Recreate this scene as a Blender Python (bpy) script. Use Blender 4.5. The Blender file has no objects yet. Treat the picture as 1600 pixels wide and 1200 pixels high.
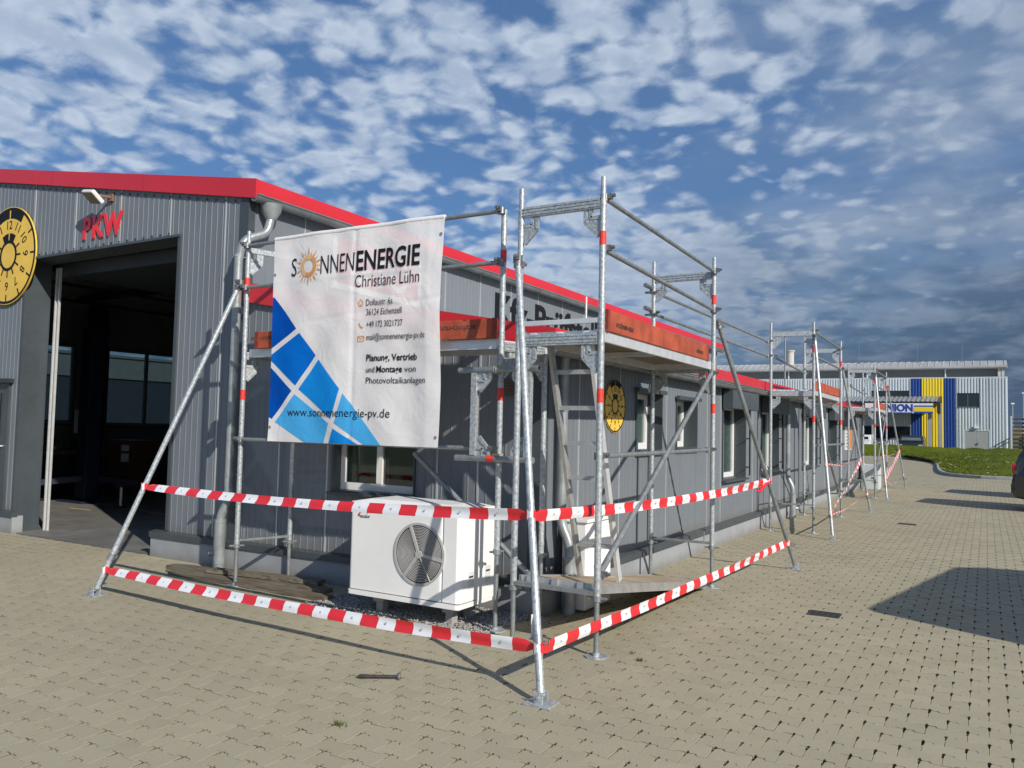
import bpy, bmesh, math, random
import numpy as np
from mathutils import Vector, Matrix
random.seed(7); np.random.seed(7)
scene = bpy.context.scene
COL = scene.collection
R = math.radians

# ------------------------------------------------------------------ camera
cam_d = bpy.data.cameras.new('camera'); cam = bpy.data.objects.new('camera', cam_d); COL.objects.link(cam)
cam_d.sensor_width = 36.0; cam_d.lens = 1255.65 / 1600 * 36.0
cam_d.clip_start = 0.1; cam_d.clip_end = 3000
RW = ((0.8614, -0.0081, -0.5078), (0.5074, 0.0575, 0.8598), (0.0223, -0.9983, 0.0537))
m = Matrix.Identity(4)
for i in range(3):
    m[i][0] = RW[i][0]; m[i][1] = -RW[i][1]; m[i][2] = -RW[i][2]
m[2][3] = 1.60
cam.matrix_world = m
scene.camera = cam

# ------------------------------------------------------------------ light
SUN = Vector((1.57, -0.75, 1.0)).normalized()
sd = bpy.data.lights.new('sun', 'SUN'); sd.energy = 4.7; sd.angle = R(0.53); sd.color = (1.0, 0.93, 0.82)
so = bpy.data.objects.new('sun', sd); COL.objects.link(so)
so.rotation_euler = (-SUN).to_track_quat('-Z', 'Y').to_euler()
so.location = (10, -5, 15)
scene.view_settings.view_transform = 'Standard'; scene.view_settings.look = 'None'
scene.view_settings.exposure = 0.0; scene.view_settings.gamma = 1.0
scene.cycles.max_bounces = 6
scene.cycles.transparent_max_bounces = 12

world = bpy.data.worlds.new('World'); scene.world = world; world.use_nodes = True
NT = world.node_tree; NT.nodes.clear()
class G:
    """tiny node-graph helper"""
    def __init__(s, nt): s.nt = nt
    def n(s, t, **k):
        o = s.nt.nodes.new(t)
        for a, b in k.items(): setattr(o, a, b)
        return o
    def put(s, sock, v):
        if isinstance(v, bpy.types.NodeSocket): s.nt.links.new(v, sock)
        elif isinstance(v, (tuple, list)):
            v = tuple(v)
            sock.default_value = v + (1.0,) if sock.type == 'RGBA' and len(v) == 3 else v
        else: sock.default_value = v
    def m(s, op, a, b=0.0, c=0.0, clamp=False):
        o = s.n('ShaderNodeMath', operation=op, use_clamp=clamp)
        for i, v in enumerate((a, b, c)): s.put(o.inputs[i], v)
        return o.outputs[0]
    def vm(s, op, a, b=(0, 0, 0), sc=None):
        o = s.n('ShaderNodeVectorMath', operation=op)
        s.put(o.inputs[0], a); s.put(o.inputs[1], b)
        if sc is not None: s.put(o.inputs['Scale'], sc)
        return o.outputs['Value'] if op in ('DOT_PRODUCT', 'LENGTH') else o.outputs[0]
    def mix(s, f, a, b):
        o = s.n('ShaderNodeMix', data_type='RGBA'); o.clamp_factor = True
        s.put(o.inputs['Factor'], f); s.put(o.inputs['A'], a) if False else None
        s.put([i for i in o.inputs if i.name == 'A' and i.type == 'RGBA'][0], a)
        s.put([i for i in o.inputs if i.name == 'B' and i.type == 'RGBA'][0], b)
        return [q for q in o.outputs if q.type == 'RGBA'][0]
    def noise(s, vec, scale, detail=4.0, rough=0.5, dist=0.0, dim='3D'):
        o = s.n('ShaderNodeTexNoise', noise_dimensions=dim)
        if vec is not None: s.put(o.inputs['Vector'], vec)
        s.put(o.inputs['Scale'], scale); s.put(o.inputs['Detail'], detail); s.put(o.inputs['Roughness'], rough); s.put(o.inputs['Distortion'], dist)
        return o.outputs[0]
    def ss(s, v, a, b, lo=0.0, hi=1.0):
        o = s.n('ShaderNodeMapRange', interpolation_type='SMOOTHSTEP')
        for i, q in enumerate((v, a, b, lo, hi)): s.put(o.inputs[i], q)
        return o.outputs[0]
    def lin(s, v, a, b, lo=0.0, hi=1.0):
        o = s.n('ShaderNodeMapRange')
        for i, q in enumerate((v, a, b, lo, hi)): s.put(o.inputs[i], q)
        return o.outputs[0]
g = G(NT)
tc = g.n('ShaderNodeTexCoord').outputs['Generated']
sep = g.n('ShaderNodeSeparateXYZ'); g.put(sep.inputs[0], tc)
dx, dy, dz = sep.outputs
sky = g.n('ShaderNodeTexSky', sky_type='NISHITA', sun_disc=False, sun_elevation=math.asin(SUN.z), sun_rotation=math.atan2(SUN.x, SUN.y),
          altitude=100, air_density=1.0, dust_density=0.6, ozone_density=2.0)
skyc = sky.outputs[0]
zc = g.m('MAXIMUM', dz, 0.0)
inv = g.m('DIVIDE', 1.0, g.m('ADD', zc, 0.22))
comb = g.n('ShaderNodeCombineXYZ')
g.put(comb.inputs[0], g.m('MULTIPLY', dx, inv)); g.put(comb.inputs[1], g.m('MULTIPLY', dy, inv)); comb.inputs[2].default_value = 0.37
P = comb.outputs[0]
# the storm bank stands towards +Y / +X, broken altocumulus towards -X
east = g.ss(g.vm('DOT_PRODUCT', tc, (0.52, 0.85, 0.0)), 0.40, 0.92)
low = g.ss(dz, 0.33, 0.07)
wn_ = g.n('ShaderNodeTexNoise'); g.put(wn_.inputs['Vector'], P); wn_.inputs['Scale'].default_value = 4.5; wn_.inputs['Detail'].default_value = 2
Pw = g.vm('ADD', P, g.vm('SCALE', g.vm('SUBTRACT', wn_.outputs['Color'], (0.5, 0.5, 0.5)), sc=0.10))
def cells(v, sc_, sm):
    o = g.n('ShaderNodeTexVoronoi', feature='SMOOTH_F1'); g.put(o.inputs['Vector'], v); o.inputs['Scale'].default_value = sc_; o.inputs['Smoothness'].default_value = sm
    o.inputs['Detail'].default_value = 1.0; o.inputs['Roughness'].default_value = 0.45
    return g.m('SUBTRACT', 1.0, o.outputs['Distance'])
def field(v):
    return g.m('ADD', g.m('MULTIPLY', cells(v, 13.0, 0.6), 0.50), g.m('MULTIPLY', g.noise(v, 15.0, 7, 0.60), 0.50))
fA = field(Pw); fL = g.noise(Pw, 12.0, 4, 0.5); fL2 = g.noise(g.vm('ADD', Pw, (0.03, -0.014, 0.0)), 12.0, 4, 0.5)
nA = g.noise(Pw, 4.0, 5, 0.52)
nB = g.noise(P, 1.15, 2, 0.5, 0.3)
nC = g.noise(g.vm('MULTIPLY', P, (1.0, 1.9, 1.0)), 1.6, 4, 0.5, 0.4)
west = g.ss(g.vm('DOT_PRODUCT', tc, (-0.80, 0.60, 0.0)), 0.62, 0.90)
dens = g.m('ADD', fA, g.m('MULTIPLY', nB, 0.95))
thr = g.m('SUBTRACT', g.m('SUBTRACT', 0.835, g.m('MULTIPLY', east, 0.05)), g.m('MULTIPLY', west, 0.10))
cov = g.ss(dens, thr, g.m('ADD', thr, 0.29))
light = g.ss(g.m('SUBTRACT', fL, fL2), -0.16, 0.16)
thick = g.ss(dens, g.m('ADD', thr, 0.16), g.m('ADD', thr, 0.42))
cw = g.mix(light, (4.7, 5.8, 7.5), (7.0, 8.0, 9.3))
cloud = g.mix(g.m('MULTIPLY', thick, 0.55), cw, (4.7, 5.7, 7.3))
blue = g.mix(0.45, g.vm('MULTIPLY', skyc, (0.62, 0.80, 1.0)), (1.15, 2.5, 5.3))
c1 = g.mix(g.m('MULTIPLY', cov, 0.88), blue, cloud)
veil = g.m('MULTIPLY', east, g.ss(nC, 0.28, 0.62))
c2 = g.mix(g.m('MULTIPLY', veil, 0.70), c1, g.mix(g.ss(nA, 0.40, 0.64), (2.3, 3.2, 4.7), (4.8, 5.6, 6.8)))
bank = g.m('MULTIPLY', g.m('MULTIPLY', east, low), g.ss(nC, 0.12, 0.45, 0.66, 1.0))
bankc = g.mix(g.ss(g.m('ADD', nA, g.m('MULTIPLY', dz, 0.9)), 0.52, 0.78), (0.75, 1.25, 2.1), (2.0, 2.7, 3.7))
c3 = g.mix(bank, c2, bankc)
hor = g.ss(dz, 0.0, -0.05)
c4 = g.mix(hor, c3, (1.2, 1.3, 1.3))
bg = g.n('ShaderNodeBackground'); g.put(bg.inputs[0], c4); bg.inputs[1].default_value = 0.088
world.cycles.sampling_method = 'MANUAL'; world.cycles.sample_map_resolution = 512
out = g.n('ShaderNodeOutputWorld'); NT.links.new(bg.outputs[0], out.inputs[0])

# ------------------------------------------------------------------ materials
MATS = {}
def mat(name, col, rough=0.5, metal=0.0, var=0.10, vscale=3.0, bump=0.0, bscale=60.0, spec=0.5, dirt=None, streak=0.0, alpha=None, coat=0.0):
    if name in MATS: return MATS[name]
    M = bpy.data.materials.new(name); M.use_nodes = True
    q = G(M.node_tree); b = M.node_tree.nodes['Principled BSDF']
    b.inputs['Roughness'].default_value = rough; b.inputs['Metallic'].default_value = metal
    b.inputs['Specular IOR Level'].default_value = spec
    if coat: b.inputs['Coat Weight'].default_value = coat; b.inputs['Coat Roughness'].default_value = 0.06
    pos = q.n('ShaderNodeNewGeometry').outputs['Position']
    c = col
    if var:
        n1 = q.noise(pos, vscale, 6, 0.6)
        lo = tuple(x * (1 - var) for x in col); hi = tuple(min(1, x * (1 + var)) for x in col)
        c = q.mix(q.ss(n1, 0.3, 0.7), lo, hi)
        n2 = q.noise(pos, vscale * 9, 4, 0.6)
        q.put(b.inputs['Roughness'], q.lin(n2, 0.3, 0.7, max(0.02, rough - 0.09), min(1, rough + 0.09)))
    if streak:
        st = q.noise(q.vm('MULTIPLY', pos, (14.0, 14.0, 0.5)), 1.0, 4, 0.6)
        c = q.mix(q.m('MULTIPLY', q.ss(st, 0.5, 0.75), streak), c, tuple(x * 0.62 for x in col))
    if dirt is not None:
        n3 = q.noise(pos, dirt[0], 7, 0.65)
        c = q.mix(q.ss(n3, dirt[1], dirt[1] + 0.14), c, dirt[2])
    q.put(b.inputs['Base Color'], c)
    if bump:
        bn = q.n('ShaderNodeBump'); bn.inputs['Strength'].default_value = bump; bn.inputs['Distance'].default_value = 0.01
        q.put(bn.inputs['Height'], q.noise(pos, bscale, 5, 0.6)); M.node_tree.links.new(bn.outputs[0], b.inputs['Normal'])
    MATS[name] = M
    return M

CLAD = mat('grey_cladding', (0.170, 0.191, 0.218), 0.45, 0.0, 0.06, 0.7, streak=0.22)
CLADJ = mat('cladding_joint', (0.48, 0.50, 0.53), 0.35, 0.3, 0.08)
ANTH = mat('anthracite_metal', (0.060, 0.073, 0.083), 0.42, 0.0, 0.10, 1.5)
ANTHD = mat('anthracite_dark', (0.028, 0.034, 0.042), 0.45, 0.0, 0.1)
REDM = mat('red_fascia', (0.60, 0.026, 0.038), 0.33, 0.0, 0.06, 0.8)
REDS = mat('red_letter', (0.82, 0.028, 0.035), 0.25, 0.0, 0.04, coat=0.3)
ZINC = mat('zinc_sheet', (0.20, 0.22, 0.228), 0.42, 0.35, 0.16, 4.0)
ZINCP = mat('zinc_pipe', (0.33, 0.36, 0.37), 0.40, 0.4, 0.2, 6.0)
GALV = mat('galvanised_steel', (0.46, 0.495, 0.515), 0.45, 0.45, 0.30, 45.0, dirt=(9.0, 0.62, (0.34, 0.33, 0.31)))
GALVD = mat('dull_steel_tube', (0.31, 0.335, 0.345), 0.45, 0.55, 0.18, 16.0, dirt=(6.0, 0.6, (0.30, 0.26, 0.21)))
ALU = mat('aluminium_white', (0.78, 0.79, 0.80), 0.36, 0.45, 0.08, 10.0)
COUP = mat('coupler_steel', (0.24, 0.25, 0.26), 0.45, 0.7, 0.3, 40.0)
BAND = mat('red_band', (0.75, 0.045, 0.03), 0.5, 0, 0.12, 30, dirt=(45.0, 0.62, (0.7, 0.55, 0.5)))
TOE = mat('painted_toe_board', (0.40, 0.078, 0.036), 0.75, 0, 0.25, 5.0, bump=0.3, bscale=90, dirt=(6.0, 0.56, (0.27, 0.095, 0.06)))
PLY = mat('plywood', (0.42, 0.33, 0.225), 0.75, 0, 0.2, 4.0, bump=0.2, dirt=(5.0, 0.6, (0.25, 0.2, 0.15)))
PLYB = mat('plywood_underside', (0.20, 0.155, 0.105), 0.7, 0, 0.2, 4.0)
PLINTH = mat('plinth_render', (0.30, 0.315, 0.335), 0.85, 0, 0.08, 2.5, bump=0.25, bscale=150, dirt=(2.0, 0.64, (0.22, 0.225, 0.23)))
WHITEP = mat('white_frame', (0.78, 0.78, 0.77), 0.35, 0, 0.03)
WHITEC = mat('white_casing', (0.83, 0.835, 0.83), 0.42, 0, 0.03, 2.0)
GRILLE = mat('grey_grille', (0.44, 0.44, 0.44), 0.5, 0, 0.08, 8)
DARK = mat('dark_void', (0.012, 0.012, 0.013), 0.8, 0, 0.0)
BLACK = mat('black_paint', (0.010, 0.011, 0.015), 0.6, 0, 0.0, spec=0.2)
WOODO = mat('weathered_wood', (0.20, 0.150, 0.105), 0.9, 0, 0.0, 12)
def grain(M):
    q = G(M.node_tree); b = M.node_tree.nodes['Principled BSDF']; pos = q.n('ShaderNodeNewGeometry').outputs['Position']
    st = q.noise(q.vm('MULTIPLY', pos, (2.0, 70.0, 40.0)), 1.0, 5, 0.65); big = q.noise(pos, 2.5, 4, 0.6)
    c = q.mix(q.ss(st, 0.35, 0.68), (0.075, 0.063, 0.045), (0.215, 0.185, 0.135)); c = q.mix(q.m('MULTIPLY', q.ss(big, 0.45, 0.65), 0.6), c, (0.115, 0.080, 0.052))
    q.put(b.inputs['Base Color'], c); bn = q.n('ShaderNodeBump'); bn.inputs['Strength'].default_value = 0.7; bn.inputs['Distance'].default_value = 0.006
    q.put(bn.inputs['Height'], st); M.node_tree.links.new(bn.outputs[0], b.inputs['Normal'])
grain(WOODO)
CONC = mat('concrete', (0.36, 0.36, 0.35), 0.85, 0, 0.12, 3.0, bump=0.2)
IRON = mat('cast_iron', (0.055, 0.052, 0.05), 0.6, 0.4, 0.25, 30, bump=0.3)
INTW = mat('interior_panel', (0.20, 0.21, 0.21), 0.7, 0, 0.06)
INTF = mat('interior_floor', (0.165, 0.162, 0.155), 0.6, 0, 0.2, 2.0, dirt=(1.2, 0.58, (0.105, 0.105, 0.10)))
YELLOW = mat('yellow_disc', (0.84, 0.545, 0.075), 0.4, 0, 0.08, 3.0)
SIGNY = mat('yellow_metal', (0.80, 0.60, 0.03), 0.45, 0, 0.04, 0.4)
SIGNB = mat('blue_metal', (0.012, 0.055, 0.27), 0.45, 0, 0.05, 0.4)
LGREY = mat('light_grey_metal', (0.60, 0.655, 0.69), 0.45, 0.1, 0.05, 0.4)
ROOFG = mat('grey_metal_roof', (0.40, 0.40, 0.39), 0.5, 0.1, 0.12, 0.6)
GREYD = mat('grey_door', (0.34, 0.36, 0.36), 0.5, 0, 0.05)
TAPER = mat('tape_red', (0.70, 0.03, 0.04), 0.35, 0, 0.05, 8)
TAPEW = mat('tape_white', (0.78, 0.80, 0.83), 0.35, 0, 0.04, 8)
CARB = mat('black_car_paint', (0.012, 0.014, 0.018), 0.12, 0.0, 0.0, coat=1.0)
CARW = mat('white_van_paint', (0.72, 0.73, 0.74), 0.25, 0, 0.02, coat=0.8)
CARS = mat('silver_car_paint', (0.30, 0.31, 0.33), 0.22, 0.5, 0.02, coat=0.8)
TYRE = mat('tyre_rubber', (0.016, 0.016, 0.017), 0.85, 0, 0.1)
RIM = mat('alloy_rim', (0.45, 0.46, 0.47), 0.3, 0.8, 0.05)
LAMPR = mat('tail_lamp_red', (0.45, 0.008, 0.012), 0.12, 0, 0.0, coat=1.0)
TINT = mat('tinted_car_glass', (0.008, 0.012, 0.014), 0.05, 0, 0.0, coat=1.0)
ORANGE = mat('orange_print', (0.72, 0.27, 0.08), 0.5, 0, 0.0)
FENCEM = mat('dark_fence_bar', (0.075, 0.08, 0.07), 0.6, 0.2, 0.1)
CARDB = mat('cardboard_stack', (0.26, 0.20, 0.13), 0.8, 0, 0.2)
SOIL_SHADE = mat('joint_soil_shade', (0.07, 0.058, 0.04), 0.95, 0, 0.4, 25, bump=0.4, bscale=120)  # soil under the joints; its dark tone also paints in the slots' shade

def splash(M, top):
    q = G(M.node_tree); b = M.node_tree.nodes['Principled BSDF']; pos = q.n('ShaderNodeNewGeometry').outputs['Position']
    sp = q.n('ShaderNodeSeparateXYZ'); q.put(sp.inputs[0], pos); old = b.inputs['Base Color'].links[0].from_socket
    f = q.m('MULTIPLY', q.ss(q.m('ADD', sp.outputs[2], q.m('MULTIPLY', q.noise(pos, 9.0, 6, 0.7), 0.16)), top, top - 0.16), 0.55)
    q.put(b.inputs['Base Color'], q.mix(f, old, (0.155, 0.138, 0.108)))
splash(PLINTH, 0.22); splash(CLAD, 0.52)
def glass_mat(name, tint, transp, rough=0.03):
    M = bpy.data.materials.new(name); M.use_nodes = True; nt = M.node_tree; nt.nodes.clear(); q = G(nt)
    t = q.n('ShaderNodeBsdfTransparent'); t.inputs[0].default_value = tint + (1,)
    gl = q.n('ShaderNodeBsdfGlossy'); gl.inputs['Roughness'].default_value = rough; gl.inputs[0].default_value = (0.9, 0.95, 0.95, 1)
    fr = q.n('ShaderNodeFresnel'); fr.inputs[0].default_value = 1.5
    mx = q.n('ShaderNodeMixShader'); q.put(mx.inputs[0], q.m('ADD', q.m('MULTIPLY', fr.outputs[0], 1.0), transp, clamp=True))
    nt.links.new(t.outputs[0], mx.inputs[1]); nt.links.new(gl.outputs[0], mx.inputs[2])
    o = q.n('ShaderNodeOutputMaterial'); nt.links.new(mx.outputs[0], o.inputs[0])
    return M
GLASS = glass_mat('window_glass', (0.36, 0.42, 0.42), 0.05)
GLASSI = glass_mat('clear_pane', (0.45, 0.52, 0.55), 0.02)

def banner_mat(name, col, transl=0.30, see=0.12):
    M = bpy.data.materials.new(name); M.use_nodes = True; nt = M.node_tree; nt.nodes.clear(); q = G(nt)
    pos = q.n('ShaderNodeNewGeometry').outputs['Position']
    c = q.mix(q.ss(q.noise(pos, 2.5, 5, 0.6), 0.35, 0.7), col, tuple(x * 0.93 for x in col))
    bn = q.n('ShaderNodeBump'); bn.inputs['Strength'].default_value = 0.22; bn.inputs['Distance'].default_value = 0.02
    wr = q.m('ADD', q.m('MULTIPLY', q.m('ABSOLUTE', q.m('SUBTRACT', q.noise(pos, 4.5, 2, 0.5, 1.0), 0.5)), 1.6), q.m('MULTIPLY', q.m('ABSOLUTE', q.m('SUBTRACT', q.noise(pos, 9.0, 2, 0.5, 0.8), 0.5)), 0.7))
    q.put(bn.inputs['Height'], wr)
    d = q.n('ShaderNodeBsdfDiffuse'); q.put(d.inputs[0], c); nt.links.new(bn.outputs[0], d.inputs['Normal'])
    t = q.n('ShaderNodeBsdfTranslucent'); q.put(t.inputs[0], c)
    tr = q.n('ShaderNodeBsdfTransparent')
    m1 = q.n('ShaderNodeMixShader'); m1.inputs[0].default_value = transl
    nt.links.new(d.outputs[0], m1.inputs[1]); nt.links.new(t.outputs[0], m1.inputs[2])
    m2 = q.n('ShaderNodeMixShader'); m2.inputs[0].default_value = see
    nt.links.new(m1.outputs[0], m2.inputs[1]); nt.links.new(tr.outputs[0], m2.inputs[2])
    o = q.n('ShaderNodeOutputMaterial'); nt.links.new(m2.outputs[0], o.inputs[0])
    return M
BANW = banner_mat('banner_white', (0.95, 0.94, 0.955), 0.14, 0.11)
BANB = [banner_mat('banner_blue_%s' % n, c, 0.05, 0.0) for n, c in (('deep', (0.004, 0.085, 0.46)), ('mid', (0.005, 0.16, 0.64)), ('light', (0.012, 0.27, 0.78)), ('pale', (0.08, 0.44, 0.86)))]
BANT = banner_mat('banner_black_ink', (0.022, 0.022, 0.028), 0.0, 0.0)
BANO = banner_mat('banner_orange_ink', (0.72, 0.36, 0.13), 0.1, 0.0)
BANP = banner_mat('banner_pale_orange_ink', (0.78, 0.62, 0.50), 0.2, 0.0)

def paver_mat():
    M = bpy.data.materials.new('concrete_pavers'); M.use_nodes = True; q = G(M.node_tree); b = M.node_tree.nodes['Principled BSDF']
    pos = q.n('ShaderNodeNewGeometry').outputs['Position']
    # one value per block
    wn = q.n('ShaderNodeTexWhiteNoise', noise_dimensions='3D')
    at = q.n('ShaderNodeAttribute', attribute_name='tone')
    big = q.noise(pos, 0.45, 5, 0.6); mid = q.noise(pos, 4.0, 5, 0.65); fine = q.noise(pos, 240.0, 3, 0.7)
    c = q.mix(at.outputs['Fac'], (0.362, 0.326, 0.230), (0.410, 0.369, 0.262))
    c = q.mix(q.m('MULTIPLY', q.ss(big, 0.40, 0.72), 0.45), c, (0.300, 0.272, 0.200))
    c = q.mix(q.m('MULTIPLY', q.ss(mid, 0.55, 0.78), 0.35), c, (0.27, 0.235, 0.155))
    c = q.mix(q.m('MULTIPLY', q.ss(fine, 0.50, 0.72), 0.35), c, (0.24, 0.215, 0.15))
    c = q.mix(q.m('MULTIPLY', q.ss(fine, 0.42, 0.30), 0.25), c, (0.52, 0.47, 0.36))
    q.put(b.inputs['Base Color'], c); b.inputs['Roughness'].default_value = 0.9; b.inputs['Specular IOR Level'].default_value = 0.25
    bn = q.n('ShaderNodeBump'); bn.inputs['Strength'].default_value = 0.35; bn.inputs['Distance'].default_value = 0.006
    q.put(bn.inputs['Height'], q.m('ADD', q.m('MULTIPLY', fine, 0.6), q.noise(pos, 60.0, 3, 0.6))); M.node_tree.links.new(bn.outputs[0], b.inputs['Normal'])
    return M
PAVER = paver_mat()
FILL_SHADE = mat('joint_sand_shade', (0.185, 0.158, 0.108), 0.95, 0, 0.35, 30)  # joint sand; on the block sides this tone paints shade into the slots
def far_paver_mat():
    M = bpy.data.materials.new('distant_pavers'); M.use_nodes = True; q = G(M.node_tree); b = M.node_tree.nodes['Principled BSDF']
    pos = q.n('ShaderNodeNewGeometry').outputs['Position']
    bk = q.n('ShaderNodeTexBrick'); q.put(bk.inputs['Vector'], pos); bk.inputs['Scale'].default_value = 1.0
    bk.inputs['Color1'].default_value = (0.40, 0.345, 0.235, 1); bk.inputs['Color2'].default_value = (0.345, 0.30, 0.205, 1); bk.inputs['Mortar'].default_value = (0.10, 0.085, 0.06, 1)
    bk.inputs['Mortar Size'].default_value = 0.008; bk.inputs['Brick Width'].default_value = 0.2; bk.inputs['Row Height'].default_value = 0.14
    c = q.mix(q.m('MULTIPLY', q.ss(q.noise(pos, 0.5, 5, 0.6), 0.4, 0.7), 0.4), bk.outputs[0], (0.29, 0.26, 0.19))
    q.put(b.inputs['Base Color'], c); b.inputs['Roughness'].default_value = 0.92
    return M
FARPAV = far_paver_mat()
def grass_mat():
    M = bpy.data.materials.new('lawn_turf'); M.use_nodes = True; q = G(M.node_tree); b = M.node_tree.nodes['Principled BSDF']
    pos = q.n('ShaderNodeNewGeometry').outputs['Position']
    c = q.mix(q.ss(q.noise(pos, 0.35, 5, 0.6), 0.35, 0.65), (0.070, 0.098, 0.011), (0.115, 0.140, 0.018))
    c = q.mix(q.m('MULTIPLY', q.ss(q.noise(pos, 6.0, 4, 0.7), 0.5, 0.75), 0.6), c, (0.15, 0.165, 0.035))
    q.put(b.inputs['Base Color'], c); b.inputs['Roughness'].default_value = 1.0; b.inputs['Specular IOR Level'].default_value = 0.05
    return M
TURF = grass_mat()
BLADE = mat('grass_blade', (0.100, 0.130, 0.018), 0.9, 0, 0.35, 1.5, spec=0.1)
STONE = mat('gravel_stone', (0.30, 0.30, 0.30), 0.9, 0, 0.45, 60)

# ------------------------------------------------------------------ mesh helpers
class MB:
    def __init__(s): s.v = []; s.f = []; s.mi = []; s.sm = []
    def face(s, pts, mi=0, smooth=False):
        n = len(s.v); s.v += [tuple(p) for p in pts]; s.f.append(tuple(range(n, n + len(pts)))); s.mi.append(mi); s.sm.append(smooth)
    def box(s, x0, x1, y0, y1, z0, z1, mi=0):
        s.obox(Vector(((x0 + x1) / 2, (y0 + y1) / 2, (z0 + z1) / 2)), Vector(((x1 - x0) / 2, 0, 0)), Vector((0, (y1 - y0) / 2, 0)), Vector((0, 0, (z1 - z0) / 2)), mi)
    def obox(s, c, a, b, d, mi=0):
        c = Vector(c); a = Vector(a); b = Vector(b); d = Vector(d)
        if a.cross(b).dot(d) < 0: a = -a
        n = len(s.v)
        for k in (-1, 1):
            for j in (-1, 1):
                for i in (-1, 1): s.v.append(tuple(c + a * i + b * j + d * k))
        for q in ((0, 2, 3, 1), (4, 5, 7, 6), (0, 1, 5, 4), (2, 6, 7, 3), (0, 4, 6, 2), (1, 3, 7, 5)):
            s.f.append(tuple(n + i for i in q)); s.mi.append(mi); s.sm.append(False)
    def bar(s, p0, p1, w, h, up=(0, 0, 1), mi=0):
        p0 = Vector(p0); p1 = Vector(p1); t = (p1 - p0); u = Vector(up)
        side = t.cross(u).normalized(); u2 = side.cross(t).normalized()
        s.obox((p0 + p1) / 2, t / 2, side * w / 2, u2 * h / 2, mi)
    def tube(s, p0, p1, r, n=12, r1=None, mi=0, caps=True, hollow=False):
        s.path([p0, p1], [r, r if r1 is None else r1], n, mi, caps, hollow)
    def path(s, pts, r, n=12, mi=0, caps=True, hollow=False):
        pts = [Vector(p) for p in pts]; k = len(pts)
        rs = r if isinstance(r, (list, tuple)) else [r] * k
        rings = []; prev = None
        for i, p in enumerate(pts):
            t = (pts[min(i + 1, k - 1)] - pts[max(i - 1, 0)]).normalized()
            if prev is None:
                a = Vector((0, 0, 1)) if abs(t.z) < 0.9 else Vector((1, 0, 0))
                u = t.cross(a).normalized()
            else:
                u = (prev - t * prev.dot(t)).normalized()
            prev = u; w = t.cross(u)
            base = len(s.v)
            for j in range(n):
                an = 2 * math.pi * j / n
                s.v.append(tuple(p + (u * math.cos(an) + w * math.sin(an)) * rs[i]))
            rings.append(base)
        for i in range(k - 1):
            for j in range(n):
                j2 = (j + 1) % n
                s.f.append((rings[i] + j, rings[i] + j2, rings[i + 1] + j2, rings[i + 1] + j)); s.mi.append(mi); s.sm.append(True)
        if caps:
            s.face([s.v[rings[0] + j] for j in range(n - 1, -1, -1)], mi); s.face([s.v[rings[-1] + j] for j in range(n)], mi)
    def prism(s, poly, org, ax, ay, depth, mi=0, mid=None):
        """closed polygon in the (ax, ay) plane, extruded by the vector depth"""
        org = Vector(org); ax = Vector(ax); ay = Vector(ay); d = Vector(depth)
        a = [org + ax * x + ay * y for x, y in poly]; b = [p + d for p in a]
        s.face(a[::-1], mi); s.face(b, mi if mid is None else mid)
        for i in range(len(a)):
            j = (i + 1) % len(a); s.face([a[i], a[j], b[j], b[i]], mi)
    def ring(s, org, ax, ay, r0, r1, depth, a0=0.0, a1=360.0, n=64, mi=0):
        org = Vector(org); ax = Vector(ax); ay = Vector(ay); d = Vector(depth)
        full = abs(a1 - a0) >= 359.9
        st = max(3, int(n * abs(a1 - a0) / 360)); A = [R(a0 + (a1 - a0) * i / st) for i in range(st + 1)]
        def pt(r, a): return org + ax * (r * math.sin(a)) + ay * (r * math.cos(a))
        for i in range(st):
            p = [pt(r0, A[i]), pt(r1, A[i]), pt(r1, A[i + 1]), pt(r0, A[i + 1])]
            q = [x + d for x in p]
            s.face(q, mi); s.face([p[1], p[2], q[2], q[1]], mi, True); s.face([p[0], q[0], q[3], p[3]], mi, True)
        if not full:
            for a in (A[0], A[-1]): s.face([pt(r0, a), pt(r1, a), pt(r1, a) + d, pt(r0, a) + d], mi)
    def text(s, string, org, ax, ay, depth, x0=None, w=None, h=1.0, bold=0.0, mi=0, center=False, shear=0.0, gap=1.0):
        """lettering: origin is the left end of the baseline; w fits the width, h is the cap height"""
        me = text_mesh(string, bold, shear, gap)
        org = Vector(org); ax = Vector(ax); ay = Vector(ay); nn = ax.cross(ay).normalized()
        xs = [v.co.x for v in me.vertices]; mn, mx = min(xs), max(xs)
        sy = h / CAP; sx = sy if w is None else w / (mx - mn)
        off = (mn + mx) / 2 if center else mn
        base = len(s.v)
        for v in me.vertices:
            s.v.append(tuple(org + ax * ((v.co.x - off) * sx) + ay * (v.co.y * sy) + nn * (v.co.z * depth)))
        for p in me.polygons:
            s.f.append(tuple(base + i for i in p.vertices)); s.mi.append(mi); s.sm.append(False)
        bpy.data.meshes.remove(me)
    def build(s, name, mats, parent=None, bevel=0.0, seg=2, loc=None):
        me = bpy.data.meshes.new(name)
        off = Vector(loc) if loc is not None else (world_loc(parent) if parent is not None else Vector((0, 0, 0)))
        me.from_pydata([tuple(Vector(p) - off) for p in s.v], [], s.f)
        ml = mats if isinstance(mats, (list, tuple)) else [mats]
        for q in ml: me.materials.append(q)
        me.polygons.foreach_set('material_index', s.mi); me.polygons.foreach_set('use_smooth', s.sm)
        me.update()
        o = bpy.data.objects.new(name, me); COL.objects.link(o)
        if parent is not None: o.parent = parent; o.location = off - world_loc(parent) if loc is not None else (0, 0, 0)
        elif loc is not None: o.location = off
        WL[o.name] = off
        if bevel:
            b = o.modifiers.new('edge', 'BEVEL'); b.width = bevel; b.segments = seg; b.limit_method = 'ANGLE'; b.angle_limit = R(35)
        return o
WL = {}
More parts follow.
